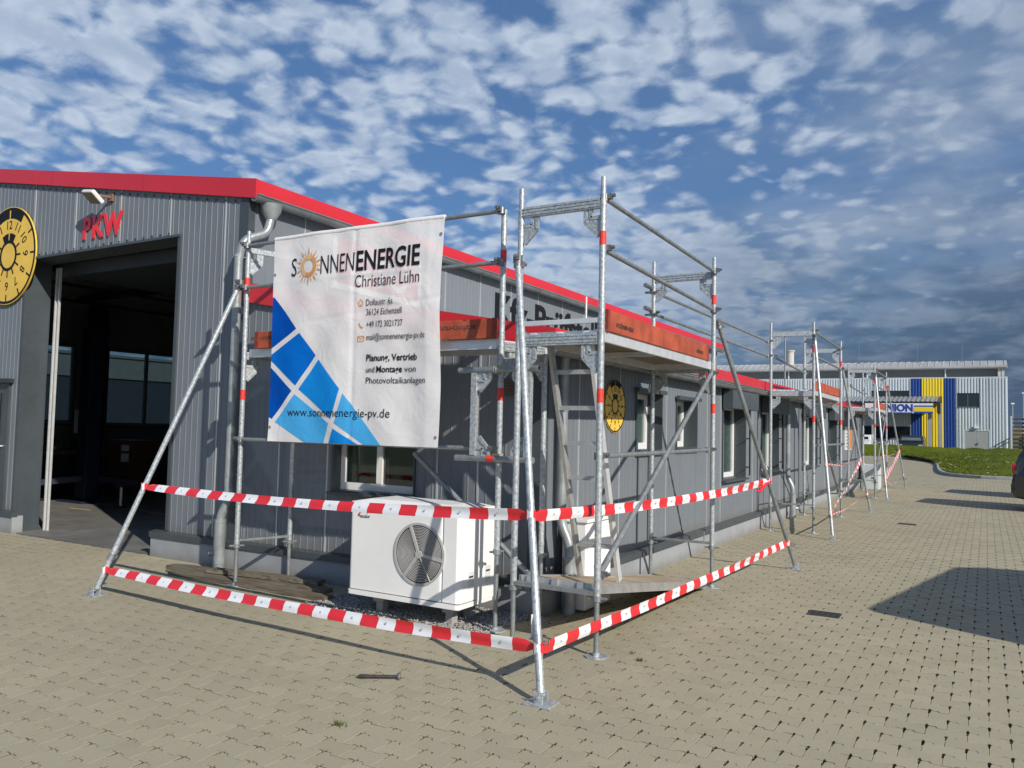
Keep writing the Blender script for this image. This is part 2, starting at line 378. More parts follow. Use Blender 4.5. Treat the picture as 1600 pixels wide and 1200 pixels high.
def world_loc(o): return WL[o.name]
CAP = 0.0
def text_mesh(string, bold=0.0, shear=0.0, gap=1.0):
    cu = bpy.data.curves.new('lettering', 'FONT'); cu.body = string; cu.size = 1.0; cu.extrude = 0.5; cu.offset = bold; cu.resolution_u = 3; cu.shear = shear; cu.space_character = gap
    ob = bpy.data.objects.new('lettering', cu)
    me = bpy.data.meshes.new_from_object(ob)
    bpy.data.objects.remove(ob); bpy.data.curves.remove(cu)
    zs = [v.co.z for v in me.vertices]; z0 = min(zs); rng = max(max(zs) - z0, 1e-6)
    for v in me.vertices: v.co.z = (v.co.z - z0) / rng
    return me
_t = text_mesh('H'); CAP = max(v.co.y for v in _t.vertices); bpy.data.meshes.remove(_t)

def thing(name, label, cat, loc=(0, 0, 0), group=None):
    o = bpy.data.objects.new(name, None); COL.objects.link(o); o.location = loc; o.empty_display_size = 0.2
    o['label'] = label; o['category'] = cat
    if group: o['group'] = group
    WL[o.name] = Vector(loc)
    return o
def tag(o, label, cat, group=None):
    o['label'] = label; o['category'] = cat
    if group: o['group'] = group
    return o
def setting(o, kind='structure'):
    o['kind'] = kind; return o
def copy_thing(src, loc, label=None):
    r = src.copy(); COL.objects.link(r); r.location = loc; WL[r.name] = Vector(loc)
    if label: r['label'] = label
    for ch in list(src.children):
        c = ch.copy(); COL.objects.link(c); c.parent = r
        for gch in ch.children:
            d = gch.copy(); COL.objects.link(d); d.parent = c
    return r
X, Y, Z = Vector((1, 0, 0)), Vector((0, 1, 0)), Vector((0, 0, 1))

# ------------------------------------------------------------------ ground
def paving():
    a, gp = 0.010, 0.0012
    gp = 0.0010; e_ = 0.0990
    half = [(0.0055, -0.036), (0.0075, -0.0555), (0.012, -0.06 + gp), (0.045, -0.06 + gp), (0.055, -0.08 + gp), (e_, -0.08 + gp), (e_, 0.016), (0.0950, 0.026), (0.0930, 0.060),
            (0.0885, 0.0735), (0.064, 0.0755), (0.0565, 0.0730), (0.0500, 0.0610), (0.0440, 0.0560), (0.0385, 0.06 - gp)]
    full = np.array(half + [(-x, y) for x, y in half[::-1]])
    half2 = [(0.0065, -0.040), (0.0075, -0.07 + gp), (e_, -0.07 + gp), (e_, 0.018), (0.0945, 0.028), (0.0920, 0.060), (0.0540, 0.0640), (0.0480, 0.07 - gp)]
    simp = np.array(half2 + [(-x, y) for x, y in half2[::-1]])
    def blocks(x0, x1, y0, y1):
        r = []
        for j in range(int(math.floor(y0 / 0.14)), int(math.ceil(y1 / 0.14))):
            sh = 0.1 if j % 2 else 0.0
            for i in range(int(math.floor((x0 - sh) / 0.2)), int(math.ceil((x1 - sh) / 0.2))):
                r.append((i * 0.2 + sh, j * 0.14))
        return r
    pts = blocks(-15.5, 3.4, 0.6, 6.06) + blocks(-3.26, 5.2, 6.06, 36.4)
    V, F, T, MI = [], [], [], []; base = 0
    rng = np.random.default_rng(3)
    for cx, cy in pts:
        d = math.hypot(cx, cy)
        out = full if d < 11 else simp
        n = len(out); h = rng.normal(0, 0.0007); tl = rng.normal(0, 0.006, 2); rot = rng.normal(0, 0.006)
        out = out.copy()
        k_ = (out[:, 1] > 0.058) & (np.abs(out[:, 0]) > 0.052) & (np.abs(out[:, 0]) < 0.094)   # every drain slot is a little different
        for sg in (-1, 1):
            kk = k_ & (np.sign(out[:, 0]) == sg); out[kk, 1] += rng.uniform(-.0020, .0026)
            kk = (np.sign(out[:, 0]) == sg) & (np.abs(out[:, 0]) > .0915) & (np.abs(out[:, 0]) < .0975); out[kk, 0] += sg * rng.uniform(-.002, .0022)
        out[np.abs(out[:, 0]) < .0058, 1] -= rng.uniform(-.004, .014)
        o = out @ np.array([[1, rot], [-rot, 1]])
        def lay(p, z): return np.column_stack([p[:, 0] + cx, p[:, 1] + cy, z + h + p[:, 0] * tl[0] + p[:, 1] * tl[1]])
        if d < 11:
            ins = o * np.array([0.985, 0.98])
            V += [lay(ins, 0.0), lay(o, -0.0012), lay(o, -0.032)]; k = 3
        else:
            V += [lay(o, 0.0), lay(o, -0.032)]; k = 2
        F.append(tuple(range(base, base + n))); MI.append(0)
        for q in range(k - 1):
            b0 = base + q * n
            for i in range(n):
                j = (i + 1) % n
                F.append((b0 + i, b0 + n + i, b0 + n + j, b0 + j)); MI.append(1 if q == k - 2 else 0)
        T.append(np.full(n * k, min(1, max(0, rng.normal(0.5, 0.24)))))
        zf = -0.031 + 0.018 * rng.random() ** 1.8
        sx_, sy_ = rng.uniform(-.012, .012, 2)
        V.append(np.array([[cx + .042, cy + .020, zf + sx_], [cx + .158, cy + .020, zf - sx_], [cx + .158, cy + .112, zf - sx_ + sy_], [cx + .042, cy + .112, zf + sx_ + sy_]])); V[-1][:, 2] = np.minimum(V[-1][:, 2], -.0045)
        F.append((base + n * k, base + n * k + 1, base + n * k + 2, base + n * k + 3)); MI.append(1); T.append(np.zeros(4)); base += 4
        base += n * k
    me = bpy.data.meshes.new('paving_blocks'); me.from_pydata(np.vstack(V).tolist(), [], F); me.materials.append(PAVER); me.materials.append(FILL_SHADE); me.polygons.foreach_set('material_index', MI)
    at = me.attributes.new('tone', 'FLOAT', 'POINT'); at.data.foreach_set('value', np.concatenate(T).astype(np.float32))
    o = bpy.data.objects.new('paved_yard', me); COL.objects.link(o); setting(o)
paving()
def sheet(name, rects, z, m):
    b = MB()
    for x0, x1, y0, y1 in rects: b.face([(x0, y0, z), (x1, y0, z), (x1, y1, z), (x0, y1, z)])
    return setting(b.build(name, m))
sheet('joint_sand', [(-15.7, 5.4, 0.4, 6.2), (-3.4, 5.4, 6.2, 36.6)], -0.030, SOIL_SHADE)
sheet('distant_paving', [(-3.4, 14, 36.5, 70), (5.3, 14, -12, 36.5), (-40, -3.4, 26.9, 70), (-15.6, 5.3, -12, 0.55), (-40, -15.6, -12, 6.06)], -0.006, FARPAV)
sheet('ground', [(-1500, 1500, -600, 2500)], -0.12, mat('open_field', (0.10, 0.12, 0.06), 0.95, 0, 0.3, 0.02))

KERB = [(-34, 62.0), (-12, 62.0), (-4.2, 62.0), (-3.2, 61.0), (-2.75, 57.0), (-2.25, 50.0), (-1.95, 44.0), (-1.72, 40.5), (-1.45, 38.4), (-1.15, 37.5), (-0.75, 36.95), (-0.2, 36.62), (0.6, 36.48), (3, 36.45), (14, 36.4)]
def resample(pts, n):
    pts = np.array(pts, float); s = np.concatenate([[0], np.cumsum(np.hypot(*np.diff(pts, axis=0).T))])
    t = np.linspace(0, s[-1], n); return np.column_stack([np.interp(t, s, pts[:, 0]), np.interp(t, s, pts[:, 1])])
kc = resample(KERB, 150)
def lawn_z(x, y, t):
    d = t
    up = min(1.0, max(d / 25.0, (y - 62.0) / 1.7 if y > 62.0 else 0)); up = up * up * (3 - 2 * up) if y > 61.9 and x < -3 else up
    down = max(0.0, min(1.0, (y - 63.9) / 1.2))
    return 0.10 + (0.82 * up + 0.03 * math.sin(x * 0.7) * min(1, d / 4)) * (1 - down) + 0.08 * down
def lawn():
    b = MB(); rows = 44; grid = []
    for i, (x, y) in enumerate(kc):
        u = i / (len(kc) - 1); xb = -34 + 48 * (u ** 0.9); col_ = []
        for j in range(rows + 1):
            t = (j / rows) ** 1.15; px = x + (xb - x) * t; py = y + (69.5 - y) * t
            col_.append((px, py, lawn_z(px, py, math.hypot(px - x, py - y))))
        grid.append(col_)
    n = 0
    for c in grid: b.v += c
    R1 = rows + 1
    for i in range(len(grid) - 1):
        for j in range(rows):
            b.f.append((i * R1 + j, (i + 1) * R1 + j, (i + 1) * R1 + j + 1, i * R1 + j + 1)); b.mi.append(0); b.sm.append(True)
    setting(b.build('lawn', TURF))
    gb = MB(); rr = random.Random(5)
    for k in range(26000):
        i = int(rr.random() ** 0.6 * (len(grid) - 2)); j = min(rows - 1, int(rr.random() ** 1.6 * rows))
        p = Vector(grid[i][j]).lerp(Vector(grid[i + 1][j]), rr.random()); p2 = Vector(grid[i][j + 1]).lerp(Vector(grid[i + 1][j + 1]), rr.random())
        p = p.lerp(p2, rr.random()); an = rr.random() * 6.28; w = 0.015 + 0.02 * rr.random(); h = 0.02 + 0.045 * rr.random()
        dx_, dy_ = math.cos(an) * w, math.sin(an) * w
        gb.face([(p.x - dx_, p.y - dy_, p.z - .01), (p.x + dx_, p.y + dy_, p.z - .01), (p.x + rr.uniform(-.04, .04), p.y + rr.uniform(-.04, .04), p.z + h)])
    setting(gb.build('grass', BLADE), 'stuff')
    fl = MB()
    for k in range(90):
        i = int(rr.uniform(0.62, 0.97) * len(grid)) if k < 60 else int(rr.uniform(0.1, .9) * (len(grid) - 1)); i = min(i, len(grid) - 2)
        j = int(rr.random() ** 1.5 * (rows - 6)); p = Vector(grid[i][j]).lerp(Vector(grid[i + 1][j + 1]), rr.random()); s = rr.uniform(.02, .045)
        fl.obox(p + Z * .07, X * s, Y * s, Z * .008)
    setting(fl.build('daisies', mat('daisy', (0.7, 0.7, 0.45), 0.8)), 'stuff')
lawn()
def kerb():
    b = MB()
    prof = [(0.0, -0.05), (0.0, 0.11), (0.02, 0.125), (0.12, 0.125), (0.12, -0.05)]
    rings = []
    for i in range(len(kc)):
        t = kc[min(i + 1, len(kc) - 1)] - kc[max(i - 1, 0)]; t = t / np.hypot(*t); nrm = np.array([-t[1], t[0]])
        rings.append([(kc[i][0] + nrm[0] * (d - 0.12), kc[i][1] + nrm[1] * (d - 0.12), z) for d, z in prof])
    for i in range(len(rings) - 1):
        for j in range(len(prof) - 1):
            b.face([rings[i][j], rings[i + 1][j], rings[i + 1][j + 1], rings[i][j + 1]])
    setting(b.build('kerb', CONC))
kerb()

# ------------------------------------------------------------------ wall helpers
def place_front(a, d, z): return Vector((a, 6.12 - d, z))        # d = outwards
def place_annex(a, d, z): return Vector((-3.31 + d, a, z))
def place_hall(a, d, z): return Vector((-7.08 + d, a, z))
def pbox(b, pl, a0, a1, d0, d1, z0, z1, mi=0):
    c = pl((a0 + a1) / 2, (d0 + d1) / 2, (z0 + z1) / 2)
    o = pl(0, 0, 0)
    b.obox(c, (pl(1, 0, 0) - o) * (a1 - a0) / 2, (pl(0, 1, 0) - o) * (d1 - d0) / 2, (pl(0, 0, 1) - o) * (z1 - z0) / 2, mi)
def ribbed(b, pl, a0, a1, z0, z1, openings=(), pitch=0.098, phase=0.0, rib=0.0042, rw=0.012, joints=(), prof=None):
    """profiled sheet wall in one mesh; z1 may be a function of a; joints are the wide bright panel seams"""
    zt = z1 if callable(z1) else (lambda a: z1)
    cuts = sorted({a0, a1} | {q for o in openings for q in o[:2] if a0 < q < a1})
    for c0, c1 in zip(cuts[:-1], cuts[1:]):
        if c1 - c0 < 1e-6: continue
        pr = [(c0, 0.0)]
        k = math.floor((c0 - phase) / pitch)
        while True:
            ac = phase + k * pitch
            if ac - rw > c1: break
            pts = prof(ac) if prof else [(ac - rw * .62, 0.0), (ac - rw * .35, rib), (ac + rw * .35, rib), (ac + rw * .62, 0.0)]
            for q in pts:
                if c0 < q[0] < c1: pr.append(q)
            k += 1
        pr.append((c1, pr[-1][1] if prof else 0.0))
        mid = (c0 + c1) / 2
        spans = [(z0, None)]
        for oa, ob, oz0, oz1 in sorted([o for o in openings if o[0] - 1e-6 <= mid <= o[1] + 1e-6], key=lambda o: o[2]):
            lo, _ = spans.pop()
            if oz0 - lo > 1e-6: spans.append((lo, oz0))
            spans.append((oz1, None))
        for lo, hi in spans:
            for (p, d), (q, e) in zip(pr[:-1], pr[1:]):
                if q - p < 1e-6: continue
                b.face([pl(p, d, lo), pl(q, e, lo), pl(q, e, zt(q) if hi is None else hi), pl(p, d, zt(p) if hi is None else hi)])
            for j in joints:
                if c0 + .01 < j < c1 - .01:
                    t = zt(j) if hi is None else hi
                    pbox(b, pl, j - .009, j + .009, -0.002, 0.0085, lo, t - 0.004, 1)
def window(parent, pl, a0, a1, z0, z1, depth=0.15, mull=1, sill=True, trim=True, fm=None, pane=None, part='window'):
    fm = fm or WHITEP
    w = 0.055
    r = MB()                                          # anthracite lining of the opening
    for q in ((a0 - .012, a0 + .004, z0, z1), (a1 - .004, a1 + .012, z0, z1)): pbox(r, pl, q[0], q[1], -depth - .05, 0.022, q[2] - .012, q[3] + .012)
    pbox(r, pl, a0 + .004, a1 - .004, -depth - .05, 0.022, z1 - .004, z1 + .012)
    pbox(r, pl, a0 + .004, a1 - .004, -depth - .05, 0.022, z0 - .012, z0 + .004)
    if trim: pbox(r, pl, a0 - .05, a1 + .05, 0.0225, 0.065, z1 + .0, z1 + .045)
    win = r.build(part, ANTH, parent)
    f = MB(); y0, y1 = -depth - .035, -depth + .035
    A0, A1, B0, B1 = a0 + .005, a1 - .005, z0 + .005, z1 - .005
    pbox(f, pl, A0, A0 + w, y0, y1, B0, B1); pbox(f, pl, A1 - w, A1, y0, y1, B0, B1)
    pbox(f, pl, A0 + w, A1 - w, y0, y1, B0, B0 + w * 1.3); pbox(f, pl, A0 + w, A1 - w, y0, y1, B1 - w, B1)
    for k in range(1, mull + 1):
        ac = A0 + (A1 - A0) * k / (mull + 1); pbox(f, pl, ac - .035, ac + .035, y0 + .004, y1 + .004, B0 + w * 1.3, B1 - w)
    f.build('frame', fm, win)
    g_ = MB(); pbox(g_, pl, A0 + w * .5, A1 - w * .5, -depth - .012, -depth + .012, B0 + w * .5, B1 - w * .5); g_.build('pane', pane or GLASS, win)
    if sill:
        s_ = MB(); pbox(s_, pl, a0 - .03, a1 + .03, -depth + .03, 0.075, z0 - .035, z0 - .0125); s_.build('sill', ANTH, win)
    return win
def half_round(b, p0, p1, r, side, n=10, th=0.004):
    """half-round gutter along p0-p1; side = horizontal vector across"""
    p0, p1, side = Vector(p0), Vector(p1), Vector(side)
    A = [math.pi * i / n for i in range(n + 1)]
    for rr_ in (r, r - th):
        P0 = [p0 + side * (-math.cos(a) * rr_) - Z * math.sin(a) * rr_ for a in A]; P1 = [p + (p1 - p0) for p in P0]
        for i in range(n): b.face([P0[i], P0[i + 1], P1[i + 1], P1[i]], 0, True)
    for pp in (p0, p1): b.face([pp + side * (-math.cos(a) * r) - Z * math.sin(a) * r for a in A])
    for s_ in (-1, 1):
        q = p0 + side * r * s_; b.path([q, q + (p1 - p0)], 0.011, 8)
def arc(p, c, q, n=7):
    p, c, q = Vector(p), Vector(c), Vector(q)
    return [p * (1 - t) ** 2 + c * 2 * t * (1 - t) + q * t * t for t in [i / n for i in range(n + 1)]]
def pipe_curve(pts, rad=0.12):
    pts = [Vector(p) for p in pts]; out = [pts[0]]
    for i in range(1, len(pts) - 1):
        a = (pts[i - 1] - pts[i]); b_ = (pts[i + 1] - pts[i]); ra = min(rad, a.length * .48, b_.length * .48)
        out += arc(pts[i] + a.normalized() * ra, pts[i], pts[i] + b_.normalized() * ra)
    out.append(pts[-1]); return out

# ------------------------------------------------------------------ inspection hall
HALL = thing('workshop_hall', 'tall grey clad workshop hall with red roof edge and big open gate', 'building', (-8.4, 6.12, 0))
RX = -12.6
def ftop(x): return 4.283 + 0.1665 * ((-6.926 - x) if x > RX else (-6.926 - RX) - (RX - x))
def fbot(x): return 4.085 + 0.1702 * ((-7.036 - x) if x > RX else (-7.036 - RX) - (RX - x))
b = MB()
JF = [-13.35, -12.37, -11.385, -10.401, -9.423, -8.435, -7.455]
ribbed(b, place_front, -18.2, -7.20, 0.30, lambda a: fbot(a) + .03, [(-18.2, -17.9, 0, 0.3), (-13.15, -11.75, 0.30, 2.06), (-11.50, -8.26, 0.0, 3.77)], phase=-7.504, joints=JF)
b.box(-7.20, -7.075, 6.106, 6.12, 0.30, 4.11, 2)      # dark corner trim, front leg
for i in range(40):                                   # screw heads along the panel edges
    x = -7.30 - i * .163
    if x > -14: b.obox((x, 6.107, fbot(x) - .045), X * .009, Y * .006, Z * .009, 3)
    if -11.45 < x < -8.3: b.obox((x, 6.107, 3.83), X * .009, Y * .006, Z * .009, 3)
b.build('front_wall', [CLAD, CLADJ, ANTH, ANTHD], HALL)
b = MB()
ribbed(b, place_hall, 6.20, 24.3, 2.35, 4.16, phase=6.25, pitch=0.098, joints=[6.98 + .98 * i for i in range(18)])
b.box(-7.080, -7.066, 6.105, 6.20, 2.4, 4.13, 2)
b.face([(-7.08, 24.3, 2.0), (-12.6, 24.3, 2.0), (-12.6, 24.3, 5.1), (-7.08, 24.3, 4.15)])
b.build('side_wall', [CLAD, CLADJ, ANTH], HALL)
# roof and red edges
b = MB()
for (xa, xb) in ((-6.955, RX), (RX, -18.3)):
    za, zb = ftop(xa) - .03, ftop(xb) - .03
    b.face([(xa, 6.10, za), (xb, 6.10, zb), (xb, 24.45, zb), (xa, 24.45, za)]); b.face([(xa, 6.13, za - .14), (xb, 6.13, zb - .14), (xb, 24.45, zb - .14), (xa, 24.45, za - .14)])
b.build('roof', ROOFG, HALL)
b = MB()
for xa, xb in ((-6.93, RX), (RX, -18.3)):
    P_ = [(xa, 6.075, fbot(xa)), (xb, 6.075, fbot(xb)), (xb, 6.075, ftop(xb)), (xa, 6.075, ftop(xa))]
    Q_ = [(x, 6.10, z) for x, _, z in P_]
    b.face(P_); b.face(Q_[::-1])
    for i in range(4): b.face([P_[i], P_[(i + 1) % 4], Q_[(i + 1) % 4], Q_[i]])
for k in range(1, 4):                                 # lapped joints of the edge flashing
    x = -6.93 - k * 2.0; b.box(x - .0015, x + .0015, 6.0735, 6.0752, fbot(x) + .002, ftop(x) - .002, 1)
b.build('verge_fascia', [REDM, ANTHD], HALL)
b = MB(); b.box(-6.96, -6.935, 6.101, 24.4, 4.130, 4.282); b.box(-6.962, -6.9335, 6.09, 24.4, 4.117, 4.1298, 1)
for k in range(6): b.box(-6.936, -6.9335, 9.0 + k * 3, 9.003 + k * 3, 4.132, 4.280, 2)
b.build('eaves_fascia', [REDM, ZINC, ANTHD], HALL)
b = MB(); b.box(-7.075, -6.965, 6.13, 24.4, 4.11, 4.135); b.build('soffit', ANTHD, HALL)
b = MB(); half_round(b, (-6.955, 6.085, 4.103), (-6.955, 24.4, 4.083), 0.070, X)
for i in range(10): b.ring((-6.955, 6.9 + i * 1.9, 4.102 - i * .002), X, Z, 0.0702, 0.074, Y * .03, 90, 270, 30)
b.build('gutter', ZINC, HALL)
dp = MB()
dp.path([(-6.955, 6.33, 4.05), (-6.955, 6.33, 3.97), (-6.955, 6.33, 3.88)], [0.125, 0.11, 0.055], 14)
dp.path(pipe_curve([(-6.955, 6.33, 3.90), (-6.955, 6.29, 3.72), (-7.03, 6.03, 3.60), (-7.075, 6.0, 3.42), (-7.085, 6.0, 0.72), (-7.15, 5.965, 0.58), (-7.15, 5.965, 0.40)], .13), 0.048, 16)
dp.tube((-7.155, 5.965, 0.0), (-7.155, 5.965, 0.53), 0.062, 16); dp.tube((-7.155, 5.965, .50), (-7.155, 5.965, .535), 0.066, 16); dp.tube((-7.155, 5.965, .06), (-7.155, 5.965, .075), 0.066, 16)
dp.tube((-7.20, 5.93, 0.17), (-7.235, 5.895, 0.17), 0.033, 14)
for z in (3.40, 2.2, 1.0): dp.tube((-7.08, 6.0, z), (-7.08, 6.0, z + .03), 0.053, 16); dp.bar((-7.08, 6.0, z + .015), (-7.08, 6.12, z + .015), .012, .012)
dp.build('downpipe', ZINCP, HALL)
# gate surround
b = MB()
b.box(-11.55, -11.50, 6.10, 6.125, 0.05, 3.77); b.box(-11.50, -8.21, 6.085, 6.124, 3.77, 3.80); b.box(-8.26, -8.21, 6.10, 6.126, 0.31, 3.77)
b.box(-11.52, -11.502, 6.126, 6.46, 0.0, 3.77); b.box(-8.258, -8.24, 6.127, 6.46, 0.0, 3.77); b.box(-11.5, -8.26, 6.125, 6.46, 3.772, 3.79)
b.build('gate_frame', ANTH, HALL)
b = MB()
for x in (-11.42, -11.34): b.box(x, x + .022, 6.47, 6.50, 0.0, 3.72)
b.box(-8.42, -8.38, 6.47, 6.50, 0.0, 3.72)
b.box(-11.5, -8.3, 6.52, 6.60, 3.60, 3.78, 1)
b.build('gate_track', [ALU, ANTHD], HALL)
b = MB(); b.box(-11.36, -8.42, 6.62, 9.4, 3.62, 3.66); b.build('raised_gate', ANTHD, HALL)
# plinth with drip flashing
b = MB(); b.box(-18.2, -11.43, 6.055, 6.2, -.05, 0.235); b.box(-8.45, -7.0, 6.055, 6.2, -.05, 0.235); b.build('plinth', PLINTH, HALL)
b = MB()
for xa, xb in ((-18.2, -11.42), (-8.46, -7.0)):
    P_ = [(xa, 6.12, .305), (xb, 6.12, .305), (xb, 6.035, .288), (xa, 6.035, .288)]
    b.face(P_); b.face([(xa, 6.035, .288), (xb, 6.035, .288), (xb, 6.035, .228), (xa, 6.035, .228)])
    for x in (xa, xb): b.face([(x, 6.12, .305), (x, 6.035, .288), (x, 6.035, .228), (x, 6.12, .228)])
b.build('drip_flashing', ANTH, HALL)
# side door left of the gate
b = MB(); b.box(-13.15, -11.75, 6.09, 6.2, 0.30, 2.06); d_ = b.build('door', ANTH, HALL)
b = MB(); b.box(-12.95, -11.93, 6.075, 6.089, 1.33, 1.92); b.box(-12.95, -11.93, 6.075, 6.089, .50, 1.22); b.build('pane', TINT, d_)
b = MB(); b.tube((-11.84, 6.06, 1.18), (-11.84, 6.09, 1.18), .012); b.tube((-11.84, 6.06, 1.18), (-11.97, 6.06, 1.18), .011); b.build('handle', ALU, d_)
b = MB(); b.box(-13.25, -11.68, 6.02, 6.11, 2.062, 2.12); b.build('door_canopy', ANTHD, HALL)
# interior
b = MB(); b.box(-18.0, -7.2, 6.12, 24.2, -.05, 0.012)
for x, y, w, l in ((-13.6, 8.9, .9, .07), (-12.3, 8.75, 1.0, .07), (-11.6, 9.2, 0.9, .07), (-14.6, 9.0, .8, .07), (-13.9, 8.3, .6, .06), (-11.0, 8.0, .5, .06)): b.box(x, x + w, y, y + l, .0125, .0145, 1)
b.build('floor', [INTF, mat('floor_yellow', (0.42, 0.36, 0.14), 0.7, 0, 0.3, 8)], HALL)
pl_left = lambda a, d, z: Vector((-17.95 + d, a, z))
b = MB()
ops = [(8.6, 10.72, 1.46, 3.26), (11.5, 13.62, 1.42, 3.26), (15.0, 17.1, 1.42, 3.26)]
ribbed(b, pl_left, 6.12, 24.2, 0.0, 4.4, ops, pitch=.25)
b.face([(-7.22, 6.3, 0), (-7.22, 24.2, 0), (-7.22, 24.2, 4.2), (-7.22, 6.3, 4.2)]); b.face([(-18, 24.2, 0), (-7.2, 24.2, 0), (-7.2, 24.2, 4.1), (-12.6, 24.2, 5.0), (-18, 24.2, 4.1)])
b.face([(-18, 6.4, 0), (-11.53, 6.4, 0), (-11.53, 6.4, 4.4), (-18, 6.4, 4.4)]); b.face([(-8.235, 6.4, 0), (-7.2, 6.4, 0), (-7.2, 6.4, 4.2), (-8.235, 6.4, 4.2)]); b.face([(-11.53, 6.4, 3.79), (-8.235, 6.4, 3.79), (-8.235, 6.4, 4.4), (-11.53, 6.4, 4.4)])
b.build('inner_wall', INTW, HALL)
for o_ in ops: window(HALL, pl_left, *o_, depth=0.06, mull=1, sill=True, trim=False, fm=mat('grey_window_frame', (0.22, 0.225, 0.22), 0.5), pane=GLASSI)
b = MB()
for y in (10.95, 16.4): b.box(-17.9, -17.6, y, y + .3, 0, 4.3)
for i in range(6): b.bar((-17.5, 8 + i * 2.4, 4.25), (-7.4, 8 + i * 2.4, 4.25), .08, .16)
for i in range(5): b.bar((-9 - i * 2, 6.7, 4.12), (-9 - i * 2, 24, 4.12), .06, .06)
b.build('steel_frame', ANTHD, HALL)

# ------------------------------------------------------------------ annex
ANX = thing('office_annex', 'long low grey clad annex with red eaves, gutter and a row of windows', 'building', (-3.31, 6.12, 0))
def atop(x): return 3.149 - 0.1741 * (x + 7.127)
def abot(x): return atop(x) - 0.218
b = MB()
WF = (-5.68, -4.66, 0.93, 2.05)
ribbed(b, place_front, -7.05, -3.42, 0.30, lambda a: abot(a) + .05, [WF], phase=-6.90, joints=[-6.46, -5.77, -4.4, -3.95])
b.box(-3.42, -3.296, 6.106, 6.12, 0.30, abot(-3.4) + .03, 2)
b.build('front_wall', [CLAD, CLADJ, ANTH], ANX)
WS = [(8.27, 9.07, 1.375, 2.02), (9.61, 10.41, 1.39, 1.99), (11.65, 12.90, 0.90, 2.0), (13.97, 15.28, 0.92, 2.0), (17.52, 19.20, 0.905, 2.0), (20.75, 21.93, 0.925, 2.0)]
b = MB()
ribbed(b, place_annex, 6.22, 26.7, 0.30, 2.33, WS, phase=6.3, pitch=.098, joints=[6.85, 7.83, 9.26, 10.9, 11.55, 13.4, 15.4, 16.0, 17.2, 20.2, 22.6, 24.9])
b.box(-3.310, -3.2965, 6.120, 6.22, 0.30, 2.32, 2); b.box(-3.31, -3.30, 26.64, 26.7, .3, 2.3, 2)
b.face([(-3.31, 26.7, 0), (-7.08, 26.7, 0), (-7.08, 26.7, 3), (-3.31, 26.7, 2.35)])
b.build('side_wall', [CLAD, CLADJ, ANTH], ANX)
window(ANX, place_front, *WF, depth=.13, mull=1)
for i, o_ in enumerate(WS):
    w_ = window(ANX, place_annex, *o_, depth=.20, mull=1, trim=i < 2)
    if i >= 2:
        s_ = MB(); pbox(s_, place_annex, o_[0] - .05, o_[1] + .22, 0.0225, .17, 1.945, 2.215); s_.build('shutter_box', ANTH, ANX, bevel=.004)
        gb = MB()
        y = o_[1] + .06
        gb.tube((-3.24, y, o_[2] + .02), (-3.24, y, 1.94), .012, 8)
        for z in (o_[2] + .15, 1.5, 1.85): gb.tube((-3.30, y, z), (-3.24, y, z), .009, 8); gb.tube((-3.24, y - .16, z), (-3.24, y, z), .008, 8)
        gb.build('window_guard', BLACK, w_)
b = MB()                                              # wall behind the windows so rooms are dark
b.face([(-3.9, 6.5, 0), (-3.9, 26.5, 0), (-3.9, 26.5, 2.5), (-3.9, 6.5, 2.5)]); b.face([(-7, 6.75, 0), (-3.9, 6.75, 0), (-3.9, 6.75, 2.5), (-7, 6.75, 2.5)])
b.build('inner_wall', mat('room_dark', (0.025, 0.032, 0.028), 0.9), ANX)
b = MB(); xa, xb = -7.06, -3.185
for y0, y1, dz_ in ((6.10, 26.9, 0.0), (6.125, 26.9, -.12)): b.face([(xa, y0, atop(xa) - .02 + dz_), (xb, y0, atop(xb) - .02 + dz_), (xb, y1, atop(xb) - .02 + dz_), (xa, y1, atop(xa) - .02 + dz_)])
b.build('roof', ROOFG, ANX)
b = MB()
P_ = [(-7.06, 6.075, abot(-7.06)), (-3.17, 6.075, abot(-3.17) + .04), (-3.17, 6.075, atop(-3.17)), (-7.06, 6.075, atop(-7.06))]; Q_ = [(x, 6.10, z) for x, _, z in P_]
b.face(P_); b.face(Q_)
for i in range(4): b.face([P_[i], P_[(i + 1) % 4], Q_[(i + 1) % 4], Q_[i]])
b.build('verge_fascia', [REDM, ANTHD], ANX)
for y0, y1 in ((6.101, 10.17), (10.45, 14.0), (14.01, 20.9), (20.91, 26.9)):
    b = MB(); b.box(-3.20, -3.172, y0, y1, 2.325, 2.462); b.box(-3.202, -3.1705, y0, y1, 2.312, 2.3248, 1); b.build('eaves_fascia', [REDM, ZINC], ANX)
b = MB(); b.box(-3.30, -3.205, 6.13, 26.9, 2.29, 2.315); b.build('soffit', ANTHD, ANX)
b = MB(); half_round(b, (-3.18, 6.085, 2.285), (-3.18, 26.9, 2.265), 0.064, X)
for i in range(26): b.ring((-3.18, 6.5 + i * .8, 2.2845 - i * .0008), X, Z, 0.0642, 0.068, Y * .025, 90, 270, 30)
b.build('gutter', ZINC, ANX)
b = MB(); b.box(-7.0, -3.255, 6.056, 6.2, -.05, .235); b.box(-3.42, -3.255, 6.2, 26.74, -.05, .235); b.build('plinth', PLINTH, ANX)
b = MB()
b.face([(-7.0, 6.12, .305), (-3.31, 6.12, .305), (-3.225, 6.036, .288), (-7.0, 6.036, .288)]); b.face([(-7.0, 6.036, .288), (-3.225, 6.036, .288), (-3.225, 6.036, .228), (-7.0, 6.036, .228)])
b.face([(-3.31, 6.12, .305), (-3.31, 26.76, .305), (-3.225, 26.76, .288), (-3.225, 6.036, .288)]); b.face([(-3.225, 6.036, .288), (-3.225, 26.76, .288), (-3.225, 26.76, .228), (-3.225, 6.036, .228)])
for i in range(7): b.box(-3.312, -3.222, 7.6 + i * 3.0, 7.612 + i * 3.0, .226, .308)
